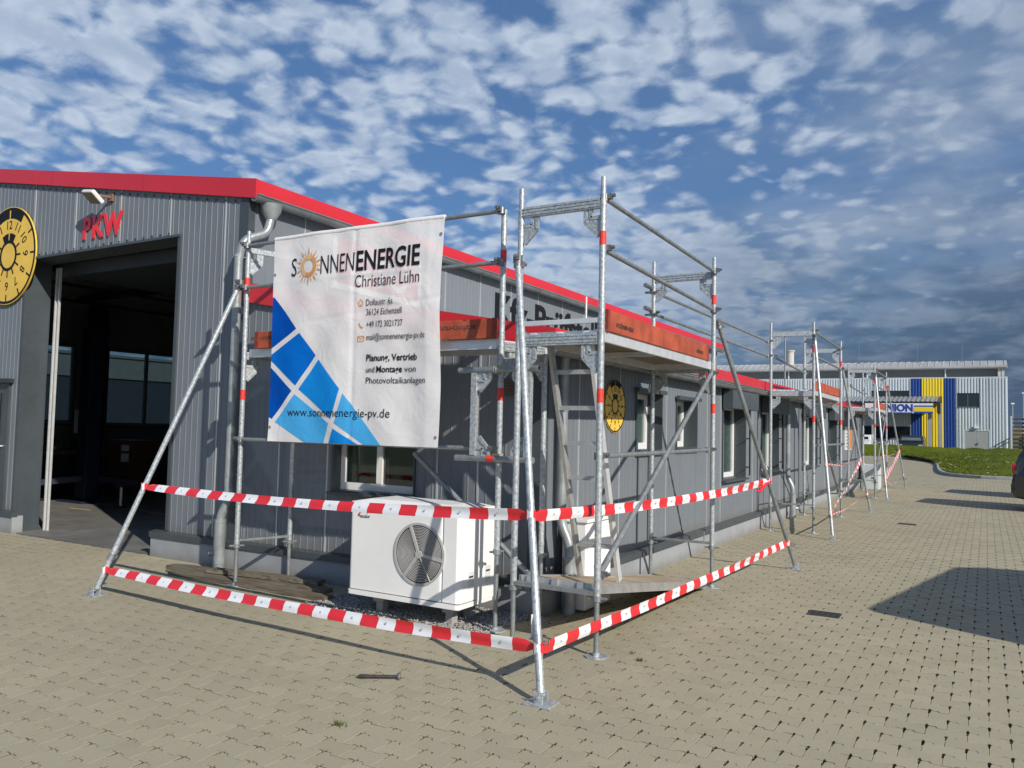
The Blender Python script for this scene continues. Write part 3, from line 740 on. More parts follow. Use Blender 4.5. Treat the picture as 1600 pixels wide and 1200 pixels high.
b.build('drip_flashing', ANTH, ANX)
for y, zt in ((6.36, 2.19), (15.75, 2.19), (26.4, 2.19)):
    dp = MB()
    dp.path(pipe_curve([(-3.225, y, 2.23), (-3.225, y, 1.9), (-3.225, y, 0.76), (-3.135, y, .60), (-3.135, y, .42)], .1), 0.044, 16)
    dp.tube((-3.135, y, 0), (-3.135, y, .47), .058, 16); dp.tube((-3.135, y, .45), (-3.135, y, .475), .062, 16); dp.tube((-3.135, y, .05), (-3.135, y, .065), .062, 16); dp.tube((-3.10, y + .04, .2), (-3.06, y + .075, .2), .032, 14)
    for z in (1.75, .85): dp.tube((-3.225, y, z), (-3.225, y, z + .028), .049, 16); dp.bar((-3.225, y, z + .014), (-3.31, y, z + .014), .012, .012)
    dp.build('downpipe', ZINCP, ANX)
b = MB()
b.box(-3.68, -3.555, 6.095, 6.118, 1.87, 2.02)
for i in range(6): b.obox((-3.6175, 6.090, 1.885 + i * .024), X * .055, Vector((0, .006, -.004)), Vector((0, .004, .008)))
b.build('vent_grille', mat('brown_louvre', (0.16, 0.12, 0.09), 0.6, 0, 0.1), ANX)

# far house seen through the hall windows
NB = thing('flat_roof_building', 'flat roofed dark building seen through the workshop windows', 'building', (-36, 20, 0))
b = MB(); b.box(-44, -36, 8, 60, -.1, 3.5); b.build('wall', mat('dark_blue_wall', (0.025, 0.035, 0.05), 0.7), NB)  # plain dark blue wall, grey parapet above
b = MB(); b.box(-44, -35.9, 7.9, 60.1, 3.5, 4.5); b.box(-44, -35.8, 7.8, 60.2, 4.5, 4.62); b.build('parapet', mat('grey_parapet', (0.13, 0.145, 0.15), 0.7), NB)

# ------------------------------------------------------------------ scaffolding
class Bay:
    """one scaffold bay: a runs along the wall, b outwards from the inner to the outer post, z up"""
    def __init__(s, root, frames, red=True):
        s.root = root; s.fr = frames                       # each frame: (inner xy, outer xy)
    def P(s, i, t, z):
        (ix, iy), (ox, oy) = s.fr[i]; return Vector((ix + (ox - ix) * t, iy + (oy - iy) * t, z))
    def coupler(s, b, p, along=None, sc=1.0):
        p = Vector(p)
        b.tube(p - Z * .026 * sc, p + Z * .026 * sc, .033 * sc, 12)
        w = Vector((along.y, -along.x, 0)).normalized() if along is not None else X
        b.obox(p + w * .035 + Z * .008, w * .022, Vector((w.y, -w.x, 0)) * .02, Z * .02)
        b.tube(p + w * .03 + Z * .012, p + w * .085 + Z * .012, .008, 8); b.tube(p + w * .066 + Z * .012, p + w * .082 + Z * .012, .0145, 6)
    def post(s, i, t, z0, ztop, foot=0.42, spigot=True, bands=(2.98, 1.84), plate=True):
        p = lambda z: s.P(i, t, z)
        b = MB(); b.tube(p(z0), p(ztop - .17 if spigot else ztop), .0242, 16, hollow=True)
        if spigot:
            b.tube(p(ztop - .17), p(ztop), .0195, 14)
        for z in (2.36,): 
            if z < ztop - .3: b.tube(p(z - .006), p(z + .006), .0262, 16)
        for z in (2.30, 1.40, .62):
            if z < ztop: b.tube(p(z), p(z + .02), .0268, 14)
        o = b.build('post', GALV, s.root)
        for z in bands:
            if z < ztop - .2:
                q = MB(); q.tube(p(z - .05), p(z + .05), .0252, 18, caps=False); q.build('red_band', BAND, o)
        if foot:
            j = MB(); j.tube(p(.006), p(foot), .018, 12)
            for k in range(int(foot / .012) - 3): j.tube(p(.03 + k * .012), p(.036 + k * .012), .0195, 10, caps=False)
            j.tube(p(foot - .035), p(foot + .004), .031, 10)
            w = (s.P(i, 1, 0) - s.P(i, 0, 0)).normalized(); j.bar(p(foot - .015) - w * .075, p(foot - .01) + w * .075, .018, .014)
            j.build('screw_jack', GALVD, o)
            if plate:
                q = MB(); c = p(0); pts = [(math.cos(R(a)) * .085, math.sin(R(a)) * .085) for a in range(22, 382, 45)]
                q.prism(pts, c + Z * .001, X, Y, Z * .007); q.tube(c, c + Z * .03, .027, 12); q.build('base_plate', GALV, o)
        return o
    def gusset(s, b, i, t, z, sgn, size=.15):
        """ribbed corner plate under a cross bar; sgn = +1 points from the inner to the outer post"""
        w = (s.P(i, 1, 0) - s.P(i, 0, 0)).normalized() * sgn; n = Vector((w.y, -w.x, 0)) * .012
        p = s.P(i, t, z) + w * .022
        b.prism([(0, -.06), (.07, -.06), (.07, 0), (.125, 0), (.125, -.10), (.02, -.20), (0, -.20)], p - n / 2, w, Z, n)
        for q0, q1 in (((.118, 0), (.118, -.10)), ((.118, -.10), (.012, -.205)), ((.075, 0), (.075, -.065)), ((.075, -.065), (0, -.065))):
            b.bar(p + w * q0[0] + Z * q0[1], p + w * q1[0] + Z * q1[1], .026, .022, up=n)
    def crossbar(s, i, z, h=.075, gus=True, ribs=True):
        b = MB(); p, q = s.P(i, .035, z), s.P(i, .965, z)
        n = (q - p).cross(Z).normalized()
        b.bar(p, q, .042, h)
        if ribs:
            for dz_ in (-.024, 0, .024):
                for sg in (-1, 1): b.bar(p + n * .0225 * sg + Z * dz_, q + n * .0225 * sg + Z * dz_, .006, .008)
        if gus: s.gusset(b, i, 0, z - h / 2, 1); s.gusset(b, i, 1, z - h / 2, -1)
        return b.build('cross_bar', GALV, s.root)
    def rail(s, p, q, name='guard_rail', m=None, r=.0185, ends=True, flat=True):
        b = MB(); p, q = Vector(p), Vector(q); t = (q - p).normalized()
        b.tube(p, q, r, 12)
        if flat:
            for e, sg in ((p, 1), (q, -1)): b.tube(e - Z * .03, e + Z * .012, r * .9, 10)
        o = b.build(name, m or GALVD, s.root)
        if ends:
            for e in (p, q):
                c = MB(); s.coupler(c, e + Z * 0, t); c.build('coupler', COUP, o)
        return o
    def deck(s, i, j, z, t0=.04, t1=.96, name='deck', under=True):
        d = (s.P(j, 0, 0) - s.P(i, 0, 0)).normalized() * .03
        A, B, C, D = s.P(i, t0, z) + d, s.P(i, t1, z) + d, s.P(j, t1, z) - d, s.P(j, t0, z) - d
        b = MB()
        ctr = (A + B + C + D) / 4
        w = (B - A).normalized(); l = (D - A).normalized()
        hw, hl = (B - A).length / 2, (D - A).length / 2
        b.obox(ctr + Z * .03, w * (hw - .03), l * (hl - .02), Z * .006)
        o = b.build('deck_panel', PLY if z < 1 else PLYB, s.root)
        f = MB()
        for sg in (-1, 1): f.obox(ctr + w * sg * (hw - .015), w * .014, l * hl, Z * .04)
        f.obox(ctr + l * (hl - .02), w * (hw - .03), l * .018, Z * .034); f.obox(ctr - l * (hl - .02), w * (hw - .03), l * .018, Z * .034)
        f.obox(ctr - Z * .005, w * (hw - .03), l * .02, Z * .02)
        for e in (-1, 1):
            for sg in (-.7, 0, .7): f.obox(ctr + l * e * (hl + .01) + w * sg * hw + Z * .004, w * .022, l * .012, Z * .026)
        f.build('deck_frame', ALU, o)
        return o
    def toeboard(s, p, q, z0, h=.155, text=None, flip=False, outw=None, name='toe_board'):
        p, q = Vector((p[0], p[1], 0)), Vector((q[0], q[1], 0)); l = (q - p).normalized()
        b = MB(); b.obox((p + q) / 2 + Z * (z0 + h / 2), (q - p) / 2, Vector((l.y, -l.x, 0)) * .014, Z * h / 2)
        o = b.build(name, TOE, s.root, bevel=.004)
        c = MB()
        for e, sg in ((p, 1), (q, -1)): c.obox(e + l * sg * .02 + Z * (z0 + h / 2), l * .022, Vector((l.y, -l.x, 0)) * .016, Z * (h / 2 + .003))
        c.build('end_shoe', mat('dark_red_shoe', (0.28, 0.05, 0.03), 0.6, 0.2, 0.25, 12), o)
        if text and outw is not None:
            ow = Vector(outw); ax = Z.cross(ow) * (1 if not flip else -1); ay = Z * (1 if not flip else -1)
            for frac, st, wd in text:
                t = MB()
                org = p.lerp(q, frac) + Z * (z0 + (h * .30 if not flip else h * .70)) + ow * .0146
                t.text(st, org, ax, ay, .001, w=wd, h=.045, bold=.02)
                t.build('lettering', mat('faded_stencil', (0.11, 0.045, 0.035), 0.8, 0, 0.5, 20), o)
        return o
    def brace(s, foot, top, plate=True, name='raking_shore', m=None, tele=True):
        f, t = Vector(foot), Vector(top); d = (t - f).normalized()
        b = MB(); b.tube(f + d * .03, t, .0242, 16, hollow=True)
        o = b.build(name, m or GALV, s.root)
        if tele:
            k = MB(); k.tube(f + d * .30, f + d * .36, .030, 14); k.ring(f + d * .33 + X * .05, X, d, .02, .026, Y * .006, n=18); k.tube(f + d * .33 - X * .06, f + d * .33 + X * .06, .006, 8); k.build('locking_collar', GALVD, o)
        c = MB(); s.coupler(c, t - d * .03, Vector((1, .3, 0)), 1.1); s.coupler(c, t - d * .08, Vector((-1, .3, 0)), 1.0); c.build('coupler', COUP, o)
        if plate:
            q = MB(); q.prism([(-.085, -.075), (.085, -.075), (.085, .075), (-.085, .075)], f + Z * .001 - Z * f.z, X, Y, Z * .008)
            for sg in (-1, 1): q.obox((f.x, f.y + sg * .032, .04), X * .03, Y * .004, Z * .034)
            q.tube((f.x, f.y - .045, .045), (f.x, f.y + .045, .045), .008, 8); q.build('foot_plate', GALV, o, bevel=.003)
        return o
    def ladderbar(s, i, z=.46):
        b = MB(); p, q = s.P(i, .03, z), s.P(i, .97, z); b.bar(p, q, .045, .022); b.tube(q - (q - p) * .10, q - (q - p) * .10 + Z * .11, .006, 8)
        b.build('lower_cross_bar', GALVD, s.root)

# ---- bay in front of the annex gable (carries the banner)
ROOT_F = thing('scaffold', 'galvanised scaffold bay standing before the annex gable wall, behind the advertising banner', 'scaffold', (-4.8, 5.5, 0), 'scaffold bays around the building')
F = Bay(ROOT_F, [((-6.145, 6.0), (-6.312, 5.472)), ((-3.225, 6.0), (-3.338, 5.472))])
F.post(0, 1, .40, 3.49, .40, True, (2.97, 1.86)); F.post(1, 1, .63, 3.35, .63, False, (2.97, 1.86))
F.post(0, 0, .40, 2.34, .40, False, ()); F.post(1, 0, .55, 2.34, .55, False, ())
F.crossbar(0, 2.245); F.crossbar(1, 2.245)
b = MB(); b.bar(F.P(0, .96, 3.30), F.P(0, .1, 3.30), .03, .05); F.gusset(b, 0, 1, 3.27, -1); b.build('cross_bar', GALV, ROOT_F)
F.rail((-6.29, 5.435, 3.335), (-3.345, 5.435, 3.335)); F.rail((-6.29, 5.435, 2.918), (-3.345, 5.435, 2.918)); F.rail((-6.28, 5.435, 1.424), (-3.36, 5.435, 1.424))
F.deck(0, 1, 2.27)
F.toeboard((-6.13, 5.45), (-3.37, 5.45), 2.31, .16, [(.10, 'scafom-rux', .34), (.93, 'scafom-rux', .36)], True, (0, -1, 0))
F.ladderbar(0, .44)
F.brace((-4.55, 5.93, 1.36), (-3.24, 5.93, .33), False, 'diagonal_brace', GALVD, False)
F.brace((-6.953, 4.441, 0.03), (-6.335, 5.42, 2.99))

# ---- corner bay along the annex side wall
ROOT_1 = thing('scaffold', 'nearest galvanised scaffold bay at the annex corner with orange toe board and ladder inside', 'scaffold', (-2.75, 6.8, 0), 'scaffold bays around the building')
A = Bay(ROOT_1, [((-3.062, 5.272), (-2.378, 5.272)), ((-3.112, 8.27), (-2.448, 8.27))])
for i in (0, 1):
    A.post(i, 1, .42, 3.43, .42); A.post(i, 0, .42, 3.43 if i == 0 else 3.44, .42, True, ())
    A.crossbar(i, 3.24); A.crossbar(i, 2.255, .085)
A.ladderbar(1, .45)
b = MB(); b.bar(A.P(0, .03, .44), A.P(0, .97, .44), .05, .03); b.build('lower_cross_bar', GALVD, ROOT_1)
b = MB(); b.bar(A.P(0, .02, 2.385), A.P(0, .98, 2.385), .03, .035); b.tube(A.P(0, .82, 2.37), A.P(0, .82, 2.56), .008, 8); b.build('deck_lock_bar', ALU, ROOT_1)
A.rail((-2.385, 5.31, 3.285), (-2.44, 8.23, 3.275)); A.rail((-2.385, 5.31, 2.905), (-2.44, 8.23, 2.865)); A.rail((-2.40, 5.31, 1.405), (-2.45, 8.12, 1.412))
A.rail((-3.135, 8.29, 3.12), (-3.12, 13.62, 3.12)); A.rail((-3.135, 8.29, 2.875), (-3.12, 13.62, 2.875))
for z in (3.12, 2.875):
    b = MB(); b.tube((-3.13, 8.06, z + .03), (-3.13, 8.24, z + .03), .024, 12); b.tube((-3.2, 8.24, z - .02), (-3.06, 8.24, z - .02), .012, 8); b.build('coupler', COUP, ROOT_1)
A.deck(0, 1, 2.285)
A.toeboard((-2.408, 5.42), (-2.462, 8.10), 2.325, .158, [(.06, 'scafom-rux', .36), (.84, 'scafom-rux', .22)], False, (1, 0, 0))
A.rail((-2.39, 5.33, .56), (-2.445, 8.18, 2.20), 'diagonal_brace', GALVD, .0235, True, False)
A.brace((-2.239, 4.201, 0.03), (-3.055, 5.215, 2.90))
A.brace((-1.947, 9.957, 0.03), (-2.435, 8.34, 2.78), True, 'raking_shore', GALVD)

# ---- the two bays farther along
def far_bay(root, y0, y1, xi, xo, feet, diag):
    B = Bay(root, [((xi, y0 - .1), (xo, y0)), ((xi - .03, y1 - .12), (xo - .03, y1))])
    for i in (0, 1):
        B.post(i, 1, .42, 3.43, .42); B.post(i, 0, .42, 3.43, .42, True, ())
        B.crossbar(i, 3.24, ribs=False); B.crossbar(i, 2.255, .085, ribs=False); B.ladderbar(i, .45)
    for z in (3.28, 2.88, 1.41): B.rail((xo - .01, y0 + .03, z), (xo - .04, y1 - .03, z))
    B.rail((xi, y0, 2.88), (xi - .03, y1, 2.80))
    B.deck(0, 1, 2.285)
    B.toeboard((xo - .03, y0 + .12), (xo - .05, y1 - .14), 2.325, .158)
    B.rail(*diag, 'diagonal_brace', GALVD, .0235, True, False)
    for f, t in feet: B.brace(f, t)
    return B
ROOT_2 = thing('scaffold', 'middle scaffold bay halfway along the annex side wall', 'scaffold', (-2.75, 15.2, 0), 'scaffold bays around the building')
far_bay(ROOT_2, 13.74, 16.78, -3.07, -2.412, [((-2.017, 13.071, .03), (-2.395, 13.70, 3.22)), ((-2.086, 18.289, .03), (-2.43, 16.84, 2.92))], ((-2.45, 13.80, 2.15), (-2.47, 16.7, .50)))
ROOT_3 = thing('scaffold', 'farthest scaffold bay at the far end of the annex', 'scaffold', (-2.75, 24, 0), 'scaffold bays around the building')
far_bay(ROOT_3, 22.40, 25.50, -3.06, -2.45, [((-2.107, 21.764, .03), (-2.43, 22.36, 3.20)), ((-2.14, 27.456, .03), (-2.46, 25.58, 3.05))], ((-2.49, 25.40, 2.15), (-2.47, 22.5, .50)))

# ---- loose frame tied sideways to the posts
LF = thing('sideways_scaffolding', 'short scaffold frame turned sideways and tied with wire to the corner posts', 'scaffold frame', (-3.3, 5.40, 1.35))
b = MB(); b.tube((-3.695, 5.41, 2.052), (-2.93, 5.36, 2.052), .0242, 16); b.ring((-2.93, 5.36, 2.052), Y, Z, .0, .019, X * .001, n=16, mi=1); b.build('tube', [GALVD, DARK], LF)
b = MB(); b.tube((-3.71, 5.41, 1.345), (-2.965, 5.36, 1.352), .0242, 16); o_ = b.build('tube', GALVD, LF)
b = MB(); b.tube((-3.40, 5.3895, 1.3475), (-3.325, 5.3845, 1.348), .0252, 16, caps=False); b.build('red_band', BAND, o_)
b = MB()
for x in (-3.535, -3.02):
    b.bar((x, 5.402 - (x + 3.535) * -.065 * -1, 1.37), (x, 5.402 + (x + 3.535) * -.065, 2.03), .045, .05, up=(1, 0, 0))
    for z, sg in ((2.03, -1), (1.37, 1)):
        s1 = 1 if x < -3.3 else -1
        p = Vector((x + .025 * s1, 5.395, z))
        b.prism([(0, 0), (.13 * s1, 0), (.13 * s1, .05 * sg), (.05 * s1, .14 * sg), (0, .14 * sg)], p, X, Z, Y * .012)
        for q0, q1 in (((.125, 0), (.125, .05)), ((.125, .05), (.03, .15)), ((.07, 0), (.07, .06)), ((.07, .06), (0, .06))):
            b.bar(p + X * q0[0] * s1 + Z * q0[1] * sg, p + X * q1[0] * s1 + Z * q1[1] * sg, .026, .020, up=(0, 1, 0))
b.build('cross_bar', GALV, LF)
b = MB()
for x in (-3.34, -3.10, -3.05): b.ring((x, 5.385, 2.052), Y, Z, .028, .033, X * .006, n=20); b.ring((x + .02, 5.385, 2.052), Y, Z, .028, .033, X * .006, n=20)
for x, z in ((-3.325, 2.10), (-3.325, 1.39)): b.obox((x, 5.43, z - .03), X * .03, Y * .035, Z * .03)
b.build('wire_tie', mat('binding_wire', (0.55, 0.5, 0.38), 0.5, 0.5), LF)

# ---- ladder and loose board
LD = thing('ladder', 'aluminium ladder leaning up to the deck inside the corner scaffold', 'ladder', (-2.75, 6.1, 0.38))
lb, lt = Vector((0, 6.10, .385)), Vector((0, 5.47, 2.30))
for x in (-2.905, -2.56):
    b = MB(); b.bar((x, lb.y, lb.z), (x, lt.y, lt.z), .028, .062, up=(0, 1, 0)); b.build('stile', ALU if x > -2.8 else mat('worn_aluminium', (0.5, .5, .49), .45, .6, .15, 10), LD)
for k in range(7):
    z = .66 + k * .275; t = (z - lb.z) / (lt.z - lb.z); y = lb.y + (lt.y - lb.y) * t
    b = MB(); b.bar((-2.89, y, z), (-2.575, y, z), .034, .034); b.build('rung', mat('worn_aluminium', (0.5, .5, .49), .45, .6, .15, 10), LD)
LB = thing('scaffold_plank', 'plywood scaffold deck board lying sloped low at the foot of the ladder', 'scaffold board', (-2.7, 6.8, .3))
p0, p1 = Vector((-2.735, 5.33, .475)), Vector((-2.76, 8.10, .075))
l = (p1 - p0).normalized(); w = X.copy(); n = w.cross(l).normalized()
b = MB(); b.obox((p0 + p1) / 2, w * .275, (p1 - p0) / 2 * .985, n * .007); b.build('board', PLY, LB)
b = MB()
for sg in (-1, 1): b.obox((p0 + p1) / 2 + w * sg * .295 - n * .02, w * .018, (p1 - p0) / 2, n * .036)
b.obox(p0 + l * .01 - n * .02, w * .29, l * .02, n * .036); b.obox(p1 - l * .01 - n * .02, w * .29, l * .02, n * .036)
for sg in (-.8, 0, .8): b.obox(p0 - l * .015 + w * sg * .26 - n * .01, w * .025, l * .012, n * .03)
b.build('edge_frame', mat('worn_aluminium', (0.5, .5, .49), .45, .6, .15, 10), LB)

# ------------------------------------------------------------------ banner
BAN = thing('advertising_banner', 'large white and blue solar company banner hung on the front scaffold rails', 'banner', (-4.87, 5.40, 2.38))
BX0, BX1, BZ0, BZ1 = -5.855, -3.888, 1.418, 3.345
def drape(x, z):
    u = (x - BX0) / (BX1 - BX0); v = (z - BZ0) / (BZ1 - BZ0)
    d = .016 * math.sin(u * 9 + v * 2.2) * (1 - .5 * v) + .010 * math.sin(u * 23 + math.sin(v * 5) * 1.5) + .005 * math.sin(v * 9 + u * 6) + .002 * math.sin((u * 1.2 + v) * 31)
    d += .010 * math.exp(-((u - .52) / .012) ** 2) + .006 * math.exp(-((v - .55 - .1 * u) / .01) ** 2) * (.3 + u)
    d += .03 * (u > .93) * (u - .93) / .07
    return 5.388 + d * .62
def edge(x, z):                                        # outline is not quite straight
    v = (z - BZ0) / (BZ1 - BZ0)
    return x + .012 * math.sin(v * 7) * (x - BX0) / (BX1 - BX0), z
b = MB(); NX, NZ = 110, 110
for j in range(NZ + 1):
    for i in range(NX + 1):
        x = BX0 + (BX1 - BX0) * i / NX; z = BZ0 + (BZ1 - BZ0) * j / NZ; ex_, ez_ = edge(x, z); b.v.append((ex_, drape(x, z), ez_))
for j in range(NZ):
    for i in range(NX):
        q = j * (NX + 1) + i; b.f.append((q, q + 1, q + NX + 2, q + NX + 1)); b.mi.append(0); b.sm.append(True)
b.build('cloth', BANW, BAN)
b = MB()
q_ = [(BX0 + (BX1 - BX0) * i / 20, BZ1) for i in range(21)]
b.path([(x, drape(x, z) + .018, z - .002) for x, z in q_], .024, 10)
b.build('hem', BANW, BAN)
for x, z in ((BX0 + .02, 3.0), (BX0 + .02, 1.55), (BX1 - .025, 3.2), (BX1 - .025, 1.5)): b = MB(); b.ring((x, drape(x, z) - .003, z), X, Z, .007, .014, Y * -.002, n=16); b.build('eyelet', GALVD, BAN)
def slice_drape(mb, name, mats, off, step=.05):
    """cut flat artwork into small pieces and lay it on the cloth"""
    me = bpy.data.meshes.new('t'); me.from_pydata(mb.v, [], mb.f); me.polygons.foreach_set('material_index', mb.mi)
    bm = bmesh.new(); bm.from_mesh(me); bpy.data.meshes.remove(me)
    xs = [v.co.x for v in bm.verts]; zs = [v.co.z for v in bm.verts]
    for ax, lo, hi in ((X, min(xs), max(xs)), (Z, min(zs), max(zs))):
        k = math.floor(lo / step) + 1
        while k * step < hi:
            bmesh.ops.bisect_plane(bm, geom=bm.verts[:] + bm.edges[:] + bm.faces[:], plane_co=ax * (k * step), plane_no=ax); k += 1
    for v in bm.verts:
        dep = drape(v.co.x, v.co.z) - off; x, z = edge(v.co.x, v.co.z); v.co = (x, dep, z)
    off_ = world_loc(BAN)
    for v in bm.verts: v.co -= off_
    for f in bm.faces: f.smooth = True
    me = bpy.data.meshes.new(name); bm.to_mesh(me); bm.free()
    for m_ in mats: me.materials.append(m_)
    o = bpy.data.objects.new(name, me); COL.objects.link(o); o.parent = BAN; WL[o.name] = off_; return o
def fl(mb, pts, mi=0): mb.face([(x, 5.4, z) for x, z in pts], mi)
b = MB()
L_ = BX0 + .001
fl(b, [(L_, 2.785), (-5.83, 2.78), (-5.522, 2.472), (L_, 2.298)], 0)
fl(b, [(L_, 2.238), (-5.48, 2.430), (-5.270, 2.215), (-5.519, 1.942), (L_, 2.180)], 1)
fl(b, [(L_, 2.115), (-5.565, 1.893), (-5.815, 1.630), (L_, 1.645)], 0)
fl(b, [(-5.232, 2.177), (-4.962, 1.908), (-5.058, 1.636), (-5.480, 1.908)], 2)
fl(b, [(-5.528, 1.862), (-5.085, 1.596), (-5.147, 1.420), (-5.385, 1.420), (-5.775, 1.600)], 3)
fl(b, [(-4.925, 1.868), (-4.478, 1.420), (-4.670, 1.420), (-5.012, 1.603)], 3)
fl(b, [(-5.028, 1.553), (-4.732, 1.420), (-5.078, 1.420)], 2)
slice_drape(b, 'solar_cell_print', BANB, .0025, .03)
def art(mb, s_, x0, x1, z, h, bold=0.0, shear=0.0, mi=0):
    mb.text(s_, (x0, 5.4, z), X, Z, 0.0, w=x1 - x0, h=h, bold=bold, mi=mi, shear=shear)
def art_build(mb, name, m_): # keep the front faces only
    keep = MB()
    for f, mi in zip(mb.f, mb.mi):
        p = [Vector(mb.v[i]) for i in f]
        nn = (p[1] - p[0]).cross(p[2] - p[0])
        if nn.length > 1e-12 and nn.normalized().y < -.5: keep.face(p, mi)
    return slice_drape(keep, name, m_, .0055, .03)
b = MB()
art(b, 'S', -5.621, -5.553, 2.968, .168, -.004); art(b, 'NNEN', -5.236, -4.838, 2.962, .168, -.004); art(b, 'ENERGIE', -4.808, -4.108, 2.960, .168, .022)
art(b, 'Christiane Lühn', -4.812, -4.103, 2.808, .108, -.006)
art(b, 'Dollaustr. 6a', -4.686, -4.380, 2.640, .056, -.002); art(b, '36124 Eichenzell', -4.686, -4.282, 2.554, .056, -.002)
art(b, '+49 172 3021737', -4.682, -4.275, 2.446, .054, -.002); art(b, 'mail@sonnenenergie-pv.de', -4.677, -4.034, 2.334, .054, -.002)
art(b, 'Planung, Vertrieb', -4.671, -4.124, 2.150, .056, .018); art(b, 'und', -4.671, -4.575, 2.049, .052); art(b, 'Montage', -4.553, -4.285, 2.049, .054, .018); art(b, 'von', -4.262, -4.134, 2.049, .052)
art(b, 'Photovoltaikanlagen', -4.668, -4.034, 1.952, .054, -.002)
art(b, 'www.sonnenenergie-pv.de', -5.609, -4.394, 1.658, .076, -.004)
art_build(b, 'lettering', [BANT])
b = MB()
c = (-5.388, 5.4, 3.048)
b.ring(c, X, Z, .062, .104, (0, 0, 0), 20, 210, 40, 0); b.ring(c, X, Z, .062, .104, (0, 0, 0), 200, 390, 40, 1)
for k in range(20):
    a = R(k * 18); d_ = Vector((math.sin(a), 0, math.cos(a))); n_ = Vector((math.cos(a), 0, -math.sin(a))); r1 = .185 if k % 2 == 0 else .155
    p = Vector(c); b.face([p + d_ * .115 - n_ * .010, p + d_ * r1, p + d_ * .115 + n_ * .010], 2 if k % 2 else 0)
# house, phone and envelope icons
def strip(mb, pts, w_, mi=0):
    for (x0, z0), (x1, z1) in zip(pts[:-1], pts[1:]):
        dx_, dz_ = x1 - x0, z1 - z0; l_ = math.hypot(dx_, dz_); nx_, nz_ = -dz_ / l_ * w_ / 2, dx_ / l_ * w_ / 2
        mb.face([(x0 - nx_, 5.4, z0 - nz_), (x1 - nx_, 5.4, z1 - nz_), (x1 + nx_, 5.4, z1 + nz_), (x0 + nx_, 5.4, z0 + nz_)], mi)
strip(b, [(-4.772, 2.668), (-4.744, 2.700), (-4.716, 2.668)], .007); strip(b, [(-4.764, 2.672), (-4.764, 2.640), (-4.724, 2.640), (-4.724, 2.672)], .006); strip(b, [(-4.744, 2.640), (-4.744, 2.660)], .012)
strip(b, [(-4.760, 2.492), (-4.756, 2.470), (-4.742, 2.454), (-4.718, 2.446)], .012)
strip(b, [(-4.772, 2.372), (-4.704, 2.372), (-4.704, 2.328), (-4.772, 2.328), (-4.772, 2.372), (-4.738, 2.346), (-4.704, 2.372)], .006)
slice_drape(b, 'sun_emblem', [BANO, mat('banner_orange2', (0.78, 0.50, 0.25), .8, 0, 0), BANP], .0055, .03)

# ------------------------------------------------------------------ barrier tapes
def tape(label, p0, p1, sag=.03, width=.078, stripe=.157, start=0, tilt0=0.0, tilt1=0.0, group='red and white barrier tapes', knots=(True, True), curl=0.0):
    p0, p1 = Vector(p0), Vector(p1); L = (p1 - p0).length; t = (p1 - p0).normalized()
    o_ = tag_root = MB(); n = max(8, round(L / stripe) * 6); rows = 4; stripe = L / round(L / stripe)
    side = Vector((t.y, -t.x, 0)).normalized(); prev = None
    for i in range(n + 1):
        u = i / n; c = p0.lerp(p1, u) - Z * sag * 4 * u * (1 - u); a = tilt0 + (tilt1 - tilt0) * u + .10 * math.sin(u * L * 2.1)
        upv = (Z * math.cos(a) + side * math.sin(a))
        pinch = min(1.0, .35 + min(u, 1 - u) * L / .10) if knots[0] else 1.0
        cur = []
        for r_ in range(rows + 1):
            v = (r_ / rows - .5); bend = .006 * math.sin(v * 5 + u * L * 3) + curl * (v * v) * .03
            cur.append(c + upv * v * width * pinch + side * bend)
        k = int((max(i, .5) - .5) / n * L / stripe + start)
        base_ = len(o_.v); o_.v += [tuple(c_) for c_ in cur]
        if prev is not None:
            for r_ in range(rows): o_.f.append((prev + r_, base_ + r_, base_ + r_ + 1, prev + r_ + 1)); o_.mi.append(k % 2); o_.sm.append(True)
        prev = base_
        if i % 6 == 3 and k % 2 == 1 and width > .07 and .03 < u < .97:
            q = c + side * (.006 if side.dot(Vector((0, 0, 1.6)) - c) > 0 else -.006); o_.obox(q + Z * .004, t * .008, side * .0006, upv * .007, 2)
    for e, kn, d in ((p0, knots[0], -t), (p1, knots[1], t)):
        if kn:
            c = e + d * .026
            for k in range(9):
                a0 = R(k * 40); a1 = R((k + 1) * 40); dz_ = .012 * math.sin(k * 2.3)
                q = [c + Vector((math.cos(a_), math.sin(a_), 0)) * .030 for a_ in (a0, a1)]
                o_.face([q[0] - Z * (.030 - dz_), q[1] - Z * (.030 + dz_), q[1] + Z * (.034 - dz_), q[0] + Z * (.028 + dz_)], (k // 2) % 2, True)
    b_ = o_.build('barrier_tape', [TAPER, TAPEW, mat('tape_mark', (.45, .47, .5), .5, 0, 0)], None, loc=(p0 + p1) / 2)
    tag(b_, label, 'barrier tape', group)
    return b_
def on(f, t, z):
    f, t = Vector(f), Vector(t); k = (z - f.z) / (t.z - f.z); return f.lerp(t, k)
S1 = ((-2.239, 4.201, .03), (-3.055, 5.215, 2.90)); S2 = ((-1.947, 9.957, .03), (-2.435, 8.34, 2.78)); SL = ((-6.953, 4.441, .03), (-6.335, 5.42, 2.99))
S3 = ((-2.017, 13.071, .03), (-2.395, 13.70, 3.22)); S4 = ((-2.086, 18.289, .03), (-2.43, 16.84, 2.92)); S5 = ((-2.107, 21.764, .03), (-2.43, 22.36, 3.20)); S6 = ((-2.14, 27.456, .03), (-2.46, 25.58, 3.05))
def tp(a, za, b_, zb, o=.028):
    p, q = on(*a, za), on(*b_, zb); d = (q - p).normalized(); return p + d * o, q - d * o
G1 = 'red and white barrier tapes'
tape('upper front barrier tape from the left raking pole past the white unit', *tp(SL, .973, S1, 1.038), sag=.04, start=0, tilt0=-.85, tilt1=-.05, group=G1)
